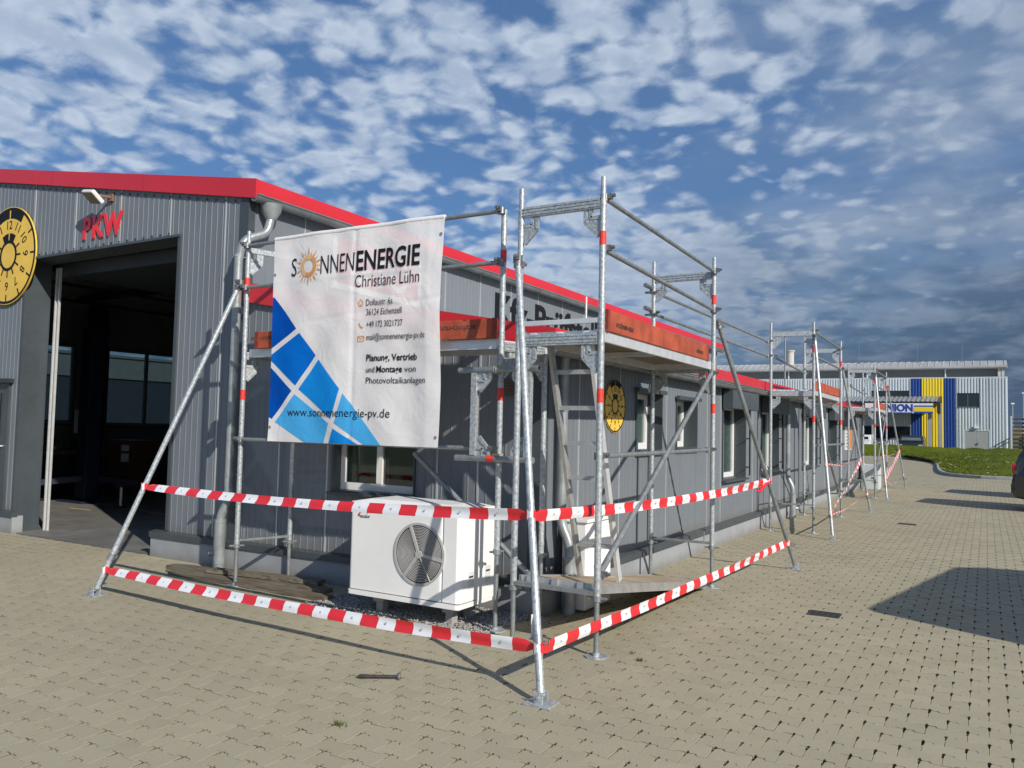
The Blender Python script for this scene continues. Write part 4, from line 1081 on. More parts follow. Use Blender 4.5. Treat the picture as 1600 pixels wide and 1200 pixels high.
tape('lower front barrier tape near the ground from the left raking pole', *tp(SL, .224, S1, .290), sag=.03, start=0, tilt0=-.85, tilt1=-.05, group=G1)
tape('upper barrier tape running from the corner pole along the annex side past the ladder', *tp(S1, 1.030, S2, 1.054), sag=.05, start=0, group=G1)
tape('lower barrier tape running near the ground from the corner pole along the annex side', *tp(S1, .275, S2, .329), sag=.015, start=0, group=G1)
tape('thin upper barrier tape between the two raking poles of the middle scaffold', *tp(S3, 1.128, S4, 1.114), sag=.05, width=.05, start=0, tilt0=.5, tilt1=1.2, group=G1)
tape('diagonal barrier tape dropping between the two raking poles of the middle scaffold', *tp(S4, 1.08, S3, .40), sag=.05, width=.075, start=0, tilt0=.2, tilt1=-.5, group=G1)
tape('low barrier tape near the ground between the raking poles of the middle scaffold', *tp(S3, .357, S4, .399), sag=.04, width=.055, start=0, tilt0=.4, tilt1=.9, group=G1)
tape('thin upper barrier tape between the raking poles of the farthest scaffold', *tp(S5, 1.097, S6, 1.159), sag=.06, width=.05, start=0, tilt0=.6, tilt1=1.0, group=G1)
tape('diagonal barrier tape dropping between the raking poles of the farthest scaffold', *tp(S6, 1.12, S5, .55), sag=.05, width=.16, stripe=.2, start=0, group=G1)
tape('low drooping barrier tape between the raking poles of the farthest scaffold', *tp(S5, .474, S6, .436), sag=.16, width=.05, start=0, tilt0=.6, tilt1=.9, group=G1)
b = MB(); q = on(*S2, 1.054); b.path([q + X * .03, q + Vector((.0, -.14, -.03)), q + Vector((-.03, -.27, -.10)), q + Vector((-.05, -.36, -.09))], [.010, .020, .018, .004], 6)
tag(b.build('loose_tape_end', TAPER, None, loc=q), 'short loose red tape end knotted on the raking pole beside the downpipe', 'tape end')
b = MB(); b.obox((-2.372, 4.335, .40), Vector((.013, .006, 0)), Vector((.0004, -.001, 0)), Z * .07)
tag(b.build('paper_tag', WHITEP, None, loc=(-2.372, 4.335, .40)), 'small white tag fixed on the corner raking pole above the lower tape', 'tag')

# ------------------------------------------------------------------ heat pump
HP = thing('heat_pump', 'white outdoor heat pump unit with round fan grille standing on gravel', 'heat pump', (-4.12, 5.5, 0))
hx0, hx1, hy0, hy1, hz0, hz1 = -4.69, -3.55, 5.27, 5.77, .165, .945
def rounded(x0, x1, y0, y1, r0, r1=.0, n=6):
    p = []
    for cx, cy, a0, r in ((x1 - r0, y0 + r0, -90, r0), (x1 - .012, y1 - .012, 0, .012), (x0 + .012, y1 - .012, 90, .012), (x0 + r0, y0 + r0, 180, r0)):
        for k in range(n + 1): a = R(a0 + 90 * k / n); p.append((cx + r * math.cos(a), cy + r * math.sin(a)))
    return p
b = MB(); b.prism(rounded(hx0, hx1 - .162, hy0, hy1, .035), (0, 0, hz0 + .045), X, Y, Z * (hz1 - hz0 - .075)); 
b.prism([(hx1 - .158, hy0 + .0), (hx1 - .035, hy0 + .0), (hx1 - .010, hy0 + .012), (hx1, hy0 + .04), (hx1, hy0 + .235), (hx1 - .158, hy0 + .235)], (0, 0, hz0 + .045), X, Y, Z * (hz1 - hz0 - .075))
b.prism([(hx1 - .158, hy0 + .245), (hx1 + .006, hy0 + .245), (hx1 + .006, hy1), (hx1 - .158, hy1)], (0, 0, hz0 + .028), X, Y, Z * (hz1 - hz0 - .05))
b.box(hx1 - .17, hx1 - .01, hy0 + .03, hy1 - .02, hz0 + .03, hz1 - .04)
b.build('casing', WHITEC, HP, bevel=.006)
b = MB(); P_ = rounded(hx0 - .004, hx1 + .004, hy0 - .006, hy1 + .004, .04)
ctr = Vector(((hx0 + hx1) / 2, (hy0 + hy1) / 2, hz1 + .028)); n = len(P_)
b.prism(P_, (0, 0, hz1 - .028), X, Y, Z * .022)
for i in range(n):
    p, q = P_[i], P_[(i + 1) % n]; ip = ctr.lerp(Vector((p[0], p[1], hz1 + .02)), .72); iq = ctr.lerp(Vector((q[0], q[1], hz1 + .02)), .72)
    b.face([(p[0], p[1], hz1 - .006), (q[0], q[1], hz1 - .006), iq, ip]); b.face([ip, iq, ctr])
b.build('top_cover', WHITEC, HP)
b = MB(); b.prism(rounded(hx0 - .002, hx1 + .002, hy0 - .014, hy1, .035), (0, 0, hz0), X, Y, Z * .036); b.build('base_tray', WHITEC, HP, bevel=.004)
b = MB(); b.prism(rounded(hx0 + .003, hx1 - .01, hy0 + .002, hy1 - .02, .035), (0, 0, hz0 + .0362), X, Y, Z * .0086); b.build('seam', mat('seam_grey', (0.16, .16, .16), .6), HP)
fc = Vector((-3.945, hy0, .562)); fr = .252
b = MB(); b.ring(fc - Y * .002, X, Z, 0, fr - .004, Y * -.002, n=72); b.build('fan_opening', DARK, HP)
b = MB(); b.ring(fc, X, Z, fr - .020, fr, Y * -.010, n=96); 
k = .045
while k < fr - .028: b.ring(fc - Y * .003, X, Z, k, k + .0050, Y * -.005, n=72); k += .0122
for a in (-22, 98, 218):
    d_ = Vector((math.sin(R(a)), 0, math.cos(R(a)))); b.bar(fc - Y * .009 + d_ * .012, fc - Y * .009 + d_ * (fr - .01), .008, .026, up=d_.cross(Y))
d_ = Vector((math.sin(R(150)), 0, math.cos(R(150)))); b.bar(fc - Y * .010 + d_ * .02, fc - Y * .010 + d_ * (fr - .01), .010, .005, up=d_.cross(Y))
b.ring(fc - Y * .004, X, Z, 0, .034, Y * -.010, n=30)
b.build('fan_grille', GRILLE, HP)
for y, z in ((5.43, .375), (5.67, .395)):
    b = MB(); x = hx1 + (.002 if y < 5.5 else .008)
    b.box(x - .004, x + .002, y - .042, y + .042, z - .065, z + .065); b.box(x - .003, x + .003, y - .03, y + .03, z + .02, z + .035, 1); b.box(x + .0021, x + .007, y - .03, y + .03, z + .036, z + .042)
    b.build('handle', [mat('off_white_plate', (.66, .665, .66), .5), DARK], HP)
b = MB(); b.text('tecalor', (-4.585, hy0 - .0005, .808), X, Z, .001, w=.115, h=.03, bold=.012)
c = Vector((-4.535, hy0 - .0005, .822))
for k in range(14):
    a0, a1 = R(-95 + k * 11), R(-95 + (k + 1) * 11); w0 = .017 * (1 - k / 14) + .002; w1 = .017 * (1 - (k + 1) / 14) + .002
    p = [c + X * (r_ * math.sin(a_)) * 1.1 + Z * (r_ * math.cos(a_)) * .75 - Y * .001 for r_, a_ in ((.046, a0), (.046 + w0, a0), (.046 + w1, a1), (.046, a1))]
    b.face(p, 1)
b.build('maker_mark', [BLACK, REDM], HP)
for x in (-4.52, -3.80):
    for y in (5.40, 5.66):
        b = MB(); b.box(x, x + .11, y, y + .12, .095, .163); b.box(x + .02, x + .09, y + .02, y + .10, 0.0, .0945); b.build('foot', mat('grey_rubber_block', (0.36, .36, .355), .8), HP, bevel=.006)
# gravel bed
b = MB(); rr = random.Random(11)
def pebble(mb, p, s, rr):
    vs = [Vector(q) * s * rr.uniform(.7, 1.2) for q in ((1, 0, 0), (-1, 0, 0), (0, 1, 0), (0, -1, 0), (0, 0, .7), (0, 0, -.7))]
    an = rr.random() * 6.28; ca, sa = math.cos(an), math.sin(an)
    vs = [p + Vector((v.x * ca - v.y * sa, v.x * sa + v.y * ca, v.z)) for v in vs]; n = len(mb.v); mb.v += [tuple(v) for v in vs]
    for f in ((0, 2, 4), (2, 1, 4), (1, 3, 4), (3, 0, 4), (2, 0, 5), (1, 2, 5), (3, 1, 5), (0, 3, 5)): mb.f.append(tuple(n + i for i in f)); mb.mi.append(0); mb.sm.append(False)
for k in range(6500):
    x, y = rr.uniform(-5.2, -3.32), rr.uniform(5.24, 6.05)
    if y < 5.30 + .03 * math.sin(x * 9) + .04 * rr.random() and rr.random() < .8: continue
    pebble(b, Vector((x, y, .004 + .010 * rr.random())), rr.uniform(.006, .015), rr)
setting(b.build('gravel', STONE), 'stuff')

# ------------------------------------------------------------------ signs on the buildings
def dial(name, label, c, ax, nrm, rad, loc, th=.018):
    """round inspection disc: numbers run anticlockwise"""
    T = thing(name, label, 'sign', loc); c, ax, nrm = Vector(c), Vector(ax), Vector(nrm)
    b = MB(); b.ring(c, ax, Z, 0, rad, nrm * th, n=96); b.build('disc', YELLOW, T)
    o = c + nrm * (th + .0005); d = nrm * .002; b = MB()
    b.ring(o, ax, Z, rad * .935, rad * .985, d, n=96); b.ring(o, ax, Z, rad * .255, rad * .315, d, n=64)
    for a0, a1 in ((-33, -1.6), (1.6, 33)): b.ring(o, ax, Z, rad * .76, rad * .934, d, a0, a1, 90)
    for a0, a1 in ((-32, -3), (3, 32)): b.ring(o, ax, Z, rad * .316, rad * .46, d, a0, a1, 60)
    for k in range(12):
        a = R(k * 30); u = ax * math.sin(a) + Z * math.cos(a); t = nrm.cross(u)
        if k:
            for r0, r1 in ((.316, .45), (.80, .934)):
                if k in (1, 11): continue
                b.obox(o + u * rad * (r0 + r1) / 2 + d / 2, u * rad * (r1 - r0) / 2, t * rad * .018, d / 2)
        num = 12 if k == 0 else 12 - k
        tx = u.cross(nrm) if (u.cross(nrm)).dot(ax * math.cos(a) - Z * math.sin(a)) > 0 else nrm.cross(u)
        b.text(str(num), o + u * rad * .545, tx, u, .002, h=rad * .17, bold=.004, center=True)
    b.build('dial_print', BLACK, T); return T
dial('inspection_dial', 'big round yellow inspection dial with black numbers on the gate facade', (-11.95, 6.098, 3.872), X, -Y, .70, (-11.95, 6.098, 3.872))
dial('inspection_dial', 'small round yellow inspection dial on the annex side wall behind the ladder', (-3.302, 7.685, 1.842), Y, X, .275, (-3.302, 7.685, 1.842), .005)
b = MB(); b.text('PKW', (-10.20, 6.108, 3.94), X, Z, .012, w=.84, h=.272, bold=.032, gap=1.14)
tag(b.build('gate_lettering', REDS, None, loc=(-9.8, 6.1, 4.07)), 'raised red letters PKW on the facade above the open gate', 'lettering')
b = MB(); b.text('Kfz-Prüfstelle', (-7.072, 11.36, 3.335), Y, Z, .006, w=4.55, h=.50, bold=.028)
tag(b.build('wall_lettering', BLACK, None, loc=(-7.07, 13.5, 3.5)), 'large black lettering high on the side wall of the workshop hall', 'lettering')
SG = thing('logo_sign', 'red sign with white border on the hall side wall, seen faintly through the banner', 'sign', (-7.06, 8.5, 3.75))
b = MB(); b.box(-7.071, -7.05, 7.45, 9.27, 3.30, 4.03); b.build('board', WHITEP, SG)
b = MB(); b.box(-7.0495, -7.045, 7.52, 9.20, 3.38, 3.96); b.build('panel', REDM, SG)
b = MB(); b.text('GTÜ', (-7.0445, 7.75, 3.45), Y, Z, .003, w=1.2, h=.36, bold=.03); b.build('lettering', WHITEP, SG)
# small notice at the far end of the annex wall
NS = thing('notice_board', 'orange and white notice board on the far end of the annex wall', 'notice board', (-3.29, 23.9, 1.5))
b = MB(); b.box(-3.305, -3.285, 23.35, 24.6, 1.18, 1.82); b.build('board', WHITEP, NS)
b = MB(); b.box(-3.2845, -3.281, 24.0, 24.58, 1.2, 1.80); b.build('orange_panel', mat('orange_panel', (.62, .22, .07), .5), NS)
b = MB()
for i in range(6): b.box(-3.2845, -3.282, 23.45, 23.9, 1.25 + i * .09, 1.29 + i * .09)
b.build('print', GREYD, NS)
# floodlight over the gate
FL = thing('floodlight', 'white floodlight tilted down from the facade above the red letters', 'floodlight', (-9.2, 6.1, 4.4))
dirv = Vector((-.22, -.62, -.76)).normalized(); sx = (X - dirv * dirv.x).normalized(); up = sx.cross(dirv).normalized(); fc_ = Vector((-9.735, 5.93, 4.400))
b = MB(); b.obox(fc_, sx * .155, dirv * .03, up * .10); b.build('housing', WHITEP, FL, bevel=.02)
b = MB(); b.obox(fc_ + dirv * .030, sx * .138, dirv * .004, up * .084); b.build('lens', mat('lamp_lens', (.055, .052, .042), .3), FL)
b = MB(); b.bar(fc_ - dirv * .035 + sx * .08, (-9.62, 6.11, 4.42), .035, .025); b.box(-9.67, -9.58, 6.085, 6.112, 4.37, 4.46); b.build('bracket', mat('brown_bracket', (.20, .12, .08), .6), FL)

# ------------------------------------------------------------------ small things around the annex
UB = thing('meter_cabinet', 'white utility cabinet against the annex wall behind the ladder', 'cabinet', (-3.15, 6.75, 0))
b = MB(); b.box(-3.245, -3.015, 6.43, 6.98, .02, .78); b.build('body', WHITEC, UB, bevel=.008)
b = MB(); b.box(-3.014, -3.008, 6.46, 6.70, .10, .72); b.box(-3.014, -3.008, 6.712, 6.95, .10, .72); b.build('door', WHITEC, UB, bevel=.003)
b = MB(); b.box(-3.26, -2.99, 6.41, 7.0, .78, .81); b.build('lid', WHITEC, UB, bevel=.004)
GC = thing('grey_cabinet', 'grey service cabinet standing at the far end of the annex', 'cabinet', (-2.95, 26.4, 0))
b = MB(); b.box(-3.22, -2.75, 26.05, 26.75, 0, .72); b.build('body', LGREY, GC, bevel=.01)
b = MB(); b.box(-2.749, -2.74, 26.1, 26.7, .06, .68); b.build('door', LGREY, GC)
PL = [((-7.62, 5.72), (-5.65, 5.93), .02), ((-7.45, 5.60), (-5.35, 5.74), .02), ((-7.30, 5.52), (-5.12, 5.50), .02), ((-6.9, 5.66), (-5.55, 5.86), .062)]
PLL = ['weathered plank lying nearest the annex plinth behind the scaffold leg', 'long weathered plank in the middle of the pile along the annex wall', 'outermost weathered plank of the pile, nearest the yard', 'short brown plank lying on top of the plank pile']
for (p, q, z), lb_ in zip(PL, PLL):
    b = MB(); p, q = Vector((p[0], p[1], z)), Vector((q[0], q[1], z)); t = (q - p).normalized(); s_ = Vector((-t.y, t.x, 0)); n = 9; rr = random.Random(z + p.x)
    ring = []
    for i in range(n + 1):
        c = p.lerp(q, i / n) + Z * rr.uniform(-.003, .005); hw = .070 + rr.uniform(-.006, .006); hh = .018
        ring.append([c - s_ * hw - Z * hh, c + s_ * hw - Z * hh, c + s_ * (hw - .006) + Z * hh, c - s_ * (hw - .006) + Z * hh])
    for i in range(n):
        for k in range(4): b.face([ring[i][k], ring[i][(k + 1) % 4], ring[i + 1][(k + 1) % 4], ring[i + 1][k]])
    b.face(ring[0]); b.face(ring[-1])
    tag(b.build('weathered_plank', WOODO, None, loc=(p + q) / 2), lb_, 'plank', 'old planks along the annex wall')
def drain(x, y, lx, ly, label):
    T = thing('drain_cover', label, 'drain cover', (x, y, 0), 'iron drain covers in the yard')
    b = MB(); fr_ = .018
    b.box(x - lx, x + lx, y - ly, y - ly + fr_, -.03, .003); b.box(x - lx, x + lx, y + ly - fr_, y + ly, -.03, .003); b.box(x - lx, x - lx + fr_, y - ly + fr_, y + ly - fr_, -.03, .003); b.box(x + lx - fr_, x + lx, y - ly + fr_, y + ly - fr_, -.03, .003); b.build('rim', IRON, T)
    b = MB(); b.box(x - lx + fr_ + .003, x + lx - fr_ - .003, y - ly + fr_ + .003, y + ly - fr_ - .003, -.03, .001)
    for i in range(5):
        for j in range(4): b.box(x - lx * .8 + i * lx * .38, x - lx * .8 + i * lx * .38 + lx * .2, y - ly * .8 + j * ly * .42, y - ly * .8 + j * ly * .42 + ly * .2, .001, .004)
    b.build('lid', IRON, T)
drain(-1.255, 7.68, .135, .11, 'small iron drain cover nearest the camera beside the van shadow')
drain(-1.255, 16.35, .15, .13, 'small iron drain cover farther along the yard')
HPn = thing('steel_pin', 'dark steel hinge pin lying loose on the paving in front', 'steel pin', (-3.3, 4.03, 0))
p, q = Vector((-3.415, 3.957, .016)), Vector((-3.208, 4.088, .016)); t = (q - p).normalized()
b = MB(); b.path([p, p + t * .02, p + t * .07, q], [.007, .014, .0115, .0105], 10); b.build('shaft', IRON, HPn)
b = MB(); b.tube(q, q + t * .012, .017, 10, r1=.026); b.tube(q + t * .012, q + t * .022, .028, 8); b.build('head', COUP, HPn)
def tuft(x, y, n, s, label):
    rr = random.Random(int(x * 1000)); b = MB()
    for k in range(n):
        a = rr.random() * 6.28; r_ = rr.random() * s; bx, by = x + math.cos(a) * r_ * 1.6, y + math.sin(a) * r_ * .6; h = rr.uniform(.012, .04); a2 = rr.random() * 6.28; w_ = .003
        t_ = Vector((bx + math.cos(a2) * .025, by + math.sin(a2) * .025, h - .006)); b.face([(bx - w_, by, -.01), (bx + w_, by, -.01), t_])
    tag(b.build('grass_tuft', BLADE, None, loc=(x, y, 0)), label, 'grass tuft', 'weeds in the paving joints')
def gxy(u, v):
    d = [RW[i][0] * (u - 800) + RW[i][1] * (v - 600) + RW[i][2] * 1255.65 for i in range(3)]; k = -1.6 / d[2]; return d[0] * k, d[1] * k
for u, v, n, s, l_ in ((531, 1133, 60, .035, 'green weed tuft between paving stones in front of the steel pin'), (1000, 1033, 40, .02, 'small green weed tuft beside the base plate of the corner post'), (988, 1022, 14, .012, 'tiny weed tuft just behind the small green one near the corner post')):
    tuft(*gxy(u, v), n, s, l_)

# ------------------------------------------------------------------ cars
def side_profile_car(T, org, fwd, prof, width, paint, glass_z, wheels, wr, name_body='body', tumble=.12, lamps=True, rear_window=True, side_glass=None):
    """prof: (x along fwd, z) outline of the body, extruded across with tumble-home"""
    org = Vector(org); f = Vector(fwd).normalized(); s = Vector((-f.y, f.x, 0)); hw = width / 2
    zs = [p[1] for p in prof]; zmax = max(zs)
    def wz(z): return hw * (1 - max(0, (z - glass_z) / (zmax - glass_z)) * tumble - max(0, (.45 - z)) * .10)
    def pt(p, k): return org + f * p[0] + s * wz(p[1]) * k + Z * p[1]
    b = MB(); n = len(prof); ks = (-1, -.93, -.5, 0, .5, .93, 1)
    def inset(p, k):
        c = sum(q[0] for q in prof) / n
        if abs(k) == 1: return (p[0] + (c - p[0]) * .035, p[1] - (.03 if p[1] > .6 else -.03))
        return p
    rows = [[pt(inset(p, k), k) for p in prof] for k in ks]
    for a, c in zip(rows[:-1], rows[1:]):
        for i in range(n): b.face([a[i], a[(i + 1) % n], c[(i + 1) % n], c[i]], 0, True)
    b.face(rows[0]); b.face(rows[-1][::-1])
    body = b.build(name_body, paint, T, loc=T.location)
    if side_glass:
        for k in (-1, 1):
            g_ = MB(); P_ = [org + f * x + s * (wz(z) - .004) * k * 1.012 + Z * z for x, z in side_glass]; g_.face(P_); g_.build('side_window', TINT, T)
    for x in wheels:
        for k in (-1, 1):
            c = org + f * x + s * (hw - .02) * k + Z * wr; w_ = MB(); w_.tube(c - s * .11 * k, c + s * .035 * k, wr, 28); w_.ring(c + s * .03 * k, f, Z, wr * .62, wr * .97, s * .012 * k, n=28)
            wo = w_.build('wheel', TYRE, T)
            r_ = MB(); r_.ring(c + s * .036 * k, f, Z, 0, wr * .18, s * .01 * k, n=20); r_.ring(c + s * .03 * k, f, Z, wr * .54, wr * .62, s * .016 * k, n=28)
            for q in range(5):
                a = R(q * 72); u = f * math.sin(a) + Z * math.cos(a); r_.bar(c + s * .04 * k + u * wr * .1, c + s * .04 * k + u * wr * .58, .06, .012, up=s)
            r_.build('rim', RIM, wo)
    return body, (lambda x, k, z: org + f * x + s * wz(z) * k + Z * z), f, s
HATCH = [(0.06, .30), (0.0, .42), (0.0, .66), (.03, .80), (.04, .98), (.13, 1.22), (.27, 1.46), (.55, 1.53), (1.7, 1.54), (2.35, 1.40), (3.05, 1.02), (3.9, .90), (4.18, .72), (4.22, .40), (4.12, .26), (3.72, .24), (3.68, .50), (3.45, .62), (3.2, .62), (2.95, .50), (2.9, .22), (1.2, .22), (1.15, .50), (.92, .62), (.66, .62), (.42, .50), (.38, .24)]
SIDEG = [(.55, 1.02), (.72, 1.38), (1.7, 1.42), (2.3, 1.32), (2.85, 1.02)]
def hatch(x, y, label, paint, head, group='cars parked at the right edge'):
    T = thing('parked_car', label, 'car', (x, y, 0), group)
    body, at, f, s = side_profile_car(T, (x, y, 0), head, HATCH, 1.8, paint, .95, (.79, 3.32), .32, side_glass=SIDEG)
    b = MB(); b.face([at(.075, -.78, 1.10), at(.075, .78, 1.10), at(.225, .76, 1.42), at(.225, -.76, 1.42)]); b.build('rear_window', TINT, T)
    b = MB(); b.face([at(2.42, -.82, 1.385), at(2.42, .82, 1.385), at(3.03, .86, 1.05), at(3.03, -.86, 1.05)]); b.v = [tuple(Vector(v) + Z * .012 + f * .006) for v in b.v]; b.build('windscreen', TINT, T)
    for k in (-1, 1):
        b = MB(); b.obox(at(.10, k * .92, .94), f * .10, s * .035, Z * .10); b.build('tail_lamp', LAMPR, T, bevel=.02)
        b = MB(); b.obox(at(4.02, k * .78, .76), f * .10, s * .16, Z * .06); b.build('headlight', mat('headlamp_glass', (.5, .52, .54), .1, coat=1.0), T, bevel=.02)
        b = MB(); b.obox(at(2.55, k * 1.06, 1.06), f * .05, s * .09, Z * .06); b.build('wing_mirror', paint, T, bevel=.02)
    b = MB(); b.obox(at(-.005, 0, .50), f * .02, s * .78, Z * .11); b.build('rear_bumper', mat('bumper_plastic', (.02, .021, .023), .5), T, bevel=.03)
    return T
hatch(.577, 21.79, 'black hatchback cut by the right edge of the photo, showing its red tail lamp', CARB, (1, -.12, 0))
hatch(1.0, 26.3, 'dark car parked hidden behind the black hatchback at the right edge', CARB, (1, -.10, 0))
VAN = thing('delivery_van', 'white delivery van parked just outside the right edge, casting the large yard shadow', 'van', (3.2, 8.7, 0))
VANP = [(.04, .34), (0, .5), (0, 1.2), (.02, 2.02), (.08, 2.08), (3.4, 2.08), (3.75, 1.9), (4.35, 1.15), (4.9, 1.0), (5.05, .75), (5.06, .38), (4.95, .28), (4.55, .28), (4.5, .52), (4.25, .68), (3.98, .68), (3.72, .52), (3.68, .28), (1.5, .28), (1.45, .52), (1.2, .68), (.95, .68), (.68, .52), (.64, .3)]
body, at, f_, s_ = side_profile_car(VAN, (3.12, 6.36, 0), (.19, 1, 0), VANP, 1.90, CARW, 1.1, (1.07, 4.11), .34, tumble=.05, side_glass=[(3.1, 1.2), (3.1, 1.75), (3.62, 1.75), (4.15, 1.2)])
b = MB(); b.face([at(3.80, -.88, 1.86), at(3.80, .88, 1.86), at(4.36, .92, 1.18), at(4.36, -.92, 1.18)]); b.v = [tuple(Vector(v) + Z * .012 + f_ * .01) for v in b.v]; b.build('windscreen', TINT, VAN)
for k in (-1, 1):
    b = MB(); b.obox(at(-.004, k * .90, 1.0), f_ * .01, s_ * .06, Z * .22); b.build('tail_lamp', LAMPR, VAN, bevel=.008)
    b = MB(); b.face([at(-.012 + .03, k * .12, 1.25), at(-.012 + .03, k * .78, 1.25), at(.03, k * .78, 1.75), at(.03, k * .12, 1.75)]); b.build('rear_window', TINT, VAN)
    b = MB(); b.obox(at(4.0, k * 1.1, 1.28), f_ * .05, s_ * .10, Z * .10); b.build('wing_mirror', mat('bumper_plastic', (.02, .021, .023), .5), VAN, bevel=.02)

# ------------------------------------------------------------------ warehouse across the lawn
WH = thing('warehouse', 'silver corrugated warehouse with blue and yellow stripes across the lawn', 'building', (-9, 70, .8))
pl70 = lambda a, d, z: Vector((a, 70 - d, z))
PD = [.06]
def trap(ac): p = .20; return [(ac - p * .40, 0.0), (ac - p * .28, PD[0]), (ac + p * .12, PD[0]), (ac + p * .30, 0.0)]
def wseg(a0, a1, m_, ops=(), z0=.5, z1=6.10, nm='wall_panel'):
    b = MB(); ribbed(b, pl70, a0, a1, z0, z1, ops, pitch=.20, phase=.1, rw=.3, prof=trap); return b.build(nm, m_, WH)
wwins = [(-9.0, -5.15, 1.35, 2.35), (-13.6, -9.7, 1.35, 2.35)]
upw = [(-7.9, -5.2, 4.55, 5.15), (-17.5, -13.6, 4.55, 5.15)]
wseg(-26, -5.06, LGREY, wwins + upw); PD[0] = .03
wseg(-5.06, -4.30, SIGNB); wseg(-4.30, -2.80, SIGNY); wseg(-2.80, -2.02, SIGNB)
PD[0] = .06
wseg(-2.02, 1.40, LGREY, [(-1.92, -.45, 3.86, 4.95), (-1.40, .16, .5, 2.10)])
b = MB(); b.box(-26, 1.42, 69.99, 70.4, 6.10, 6.18); b.box(-26, 1.40, 70.05, 75.9, 5.9, 6.08); b.build('parapet_cap', LGREY, WH)
b = MB(); b.face([(1.40, 70, .5), (1.40, 92, .5), (1.40, 92, 6.1), (1.40, 70, 6.1)]); b.build('gable_wall', LGREY, WH)
fmw = mat('dark_window_frame', (.10, .105, .11), .5)
for o_ in wwins + upw + [(-1.92, -.45, 3.86, 4.95)]: window(WH, pl70, *o_, depth=.06, mull=1, sill=True, trim=False, fm=fmw, pane=TINT)
b = MB(); b.box(-1.40, -.63, 69.97, 70.06, .5, 2.10); b.box(-.61, .16, 69.97, 70.06, .5, 2.10); d_ = b.build('door', GREYD, WH)
b = MB(); b.box(-1.5, -1.405, 69.95, 70.02, .5, 2.18); b.box(.165, .26, 69.95, 70.02, .5, 2.18); b.box(-1.405, .165, 69.95, 70.02, 2.105, 2.18); b.build('door_frame', LGREY, d_)
b = MB(); b.box(-.60, -.55, 69.90, 69.965, 1.05, 1.2); b.build('handle', ANTHD, d_)
b = MB(); b.box(-.78, -.46, 69.78, 69.95, 2.28, 2.46); b.build('wall_lamp', WHITEP, WH)
b = MB()
for k in range(12):                                   # light handrail rising at the right corner
    pass
b.tube((.55, 69.8, 1.0), (1.45, 69.8, 1.6), .03, 8); b.tube((.55, 69.8, .75), (1.45, 69.8, 1.35), .03, 8); b.tube((.55, 69.8, .5), (.55, 69.8, 1.0), .03, 8); b.tube((1.42, 69.8, .5), (1.42, 69.8, 1.6), .03, 8); b.build('handrail', ANTHD, WH)
# high hall behind with the standing-seam roof
b = MB(); b.face([(-26, 76, 4), (1.15, 76, 4), (1.15, 76, 7.35), (-26, 76, 7.35)]); b.face([(1.15, 76, 4), (1.15, 92, 4), (1.15, 92, 7.6), (1.15, 76, 7.35)]); b.build('upper_wall', mat('brown_grey_wall', (.155, .15, .142), .8, 0, .1, .4), WH)
b = MB(); rc = [(75.55, 7.42), (75.9, 7.60), (76.6, 7.80), (77.6, 7.98), (79.5, 8.18), (82, 8.30), (86, 8.3)]
x = -26.2
while x < 1.45:
    x2 = min(x + .55, 1.50)
    for (ya, za), (yb, zb) in zip(rc[:-1], rc[1:]): b.face([(x, ya, za), (x2, ya, za), (x2, yb, zb), (x, yb, zb)])
    for (ya, za), (yb, zb) in zip(rc[:-1], rc[1:]):
        b.face([(x - .03, ya, za), (x, ya, za + .05), (x, yb, zb + .05), (x - .03, yb, zb)]); b.face([(x + .03, ya, za), (x, ya, za + .05), (x, yb, zb + .05), (x + .03, yb, zb)])
    x = x2
for (ya, za), (yb, zb) in zip(rc[:-1], rc[1:]): b.face([(1.50, ya, za), (1.50, yb, zb), (1.50, yb, zb - .25), (1.50, ya, za - .25)])
b.build('upper_roof', ROOFG, WH)
b = MB(); b.box(-26.2, 1.52, 75.55, 75.98, 7.22, 7.36); b.box(-26.2, 1.5, 75.45, 75.54, 7.30, 7.45); b.build('roof_gutter', ROOFG, WH)
for x in (-2.9, -15.5, -8.9):
    b = MB(); b.tube((x, 75.85, 6.1), (x, 75.85, 7.3), .06, 10); b.build('downpipe', LGREY, WH)
b = MB(); b.box(.85, 1.05, 75.7, 75.9, 5.9, 7.3); b.box(1.1, 1.3, 75.7, 75.9, 5.9, 7.3); b.obox((.35, 75.85, 6.35), Vector((.35, 0, .2)), Y * .05, Vector((-.03, 0, .05))); b.build('corner_post', mat('cream_post', (.52, .5, .45), .7), WH)
b = MB(); b.tube((-15.9, 78.5, 7.9), (-15.9, 78.5, 9.3), .34, 18); b.tube((-15.9, 78.5, 9.3), (-15.9, 78.5, 9.42), .42, 18); b.build('flue', mat('cream_post', (.52, .5, .45), .7), WH)
for x in (-9.75, -5.1, -1.7): 
    b = MB(); b.tube((x, 77.5, 7.9), (x, 77.5, 9.6), .013, 6); b.box(x - .12, x + .12, 77.4, 77.6, 7.92, 8.06); b.build('lightning_rod', GALVD, WH)
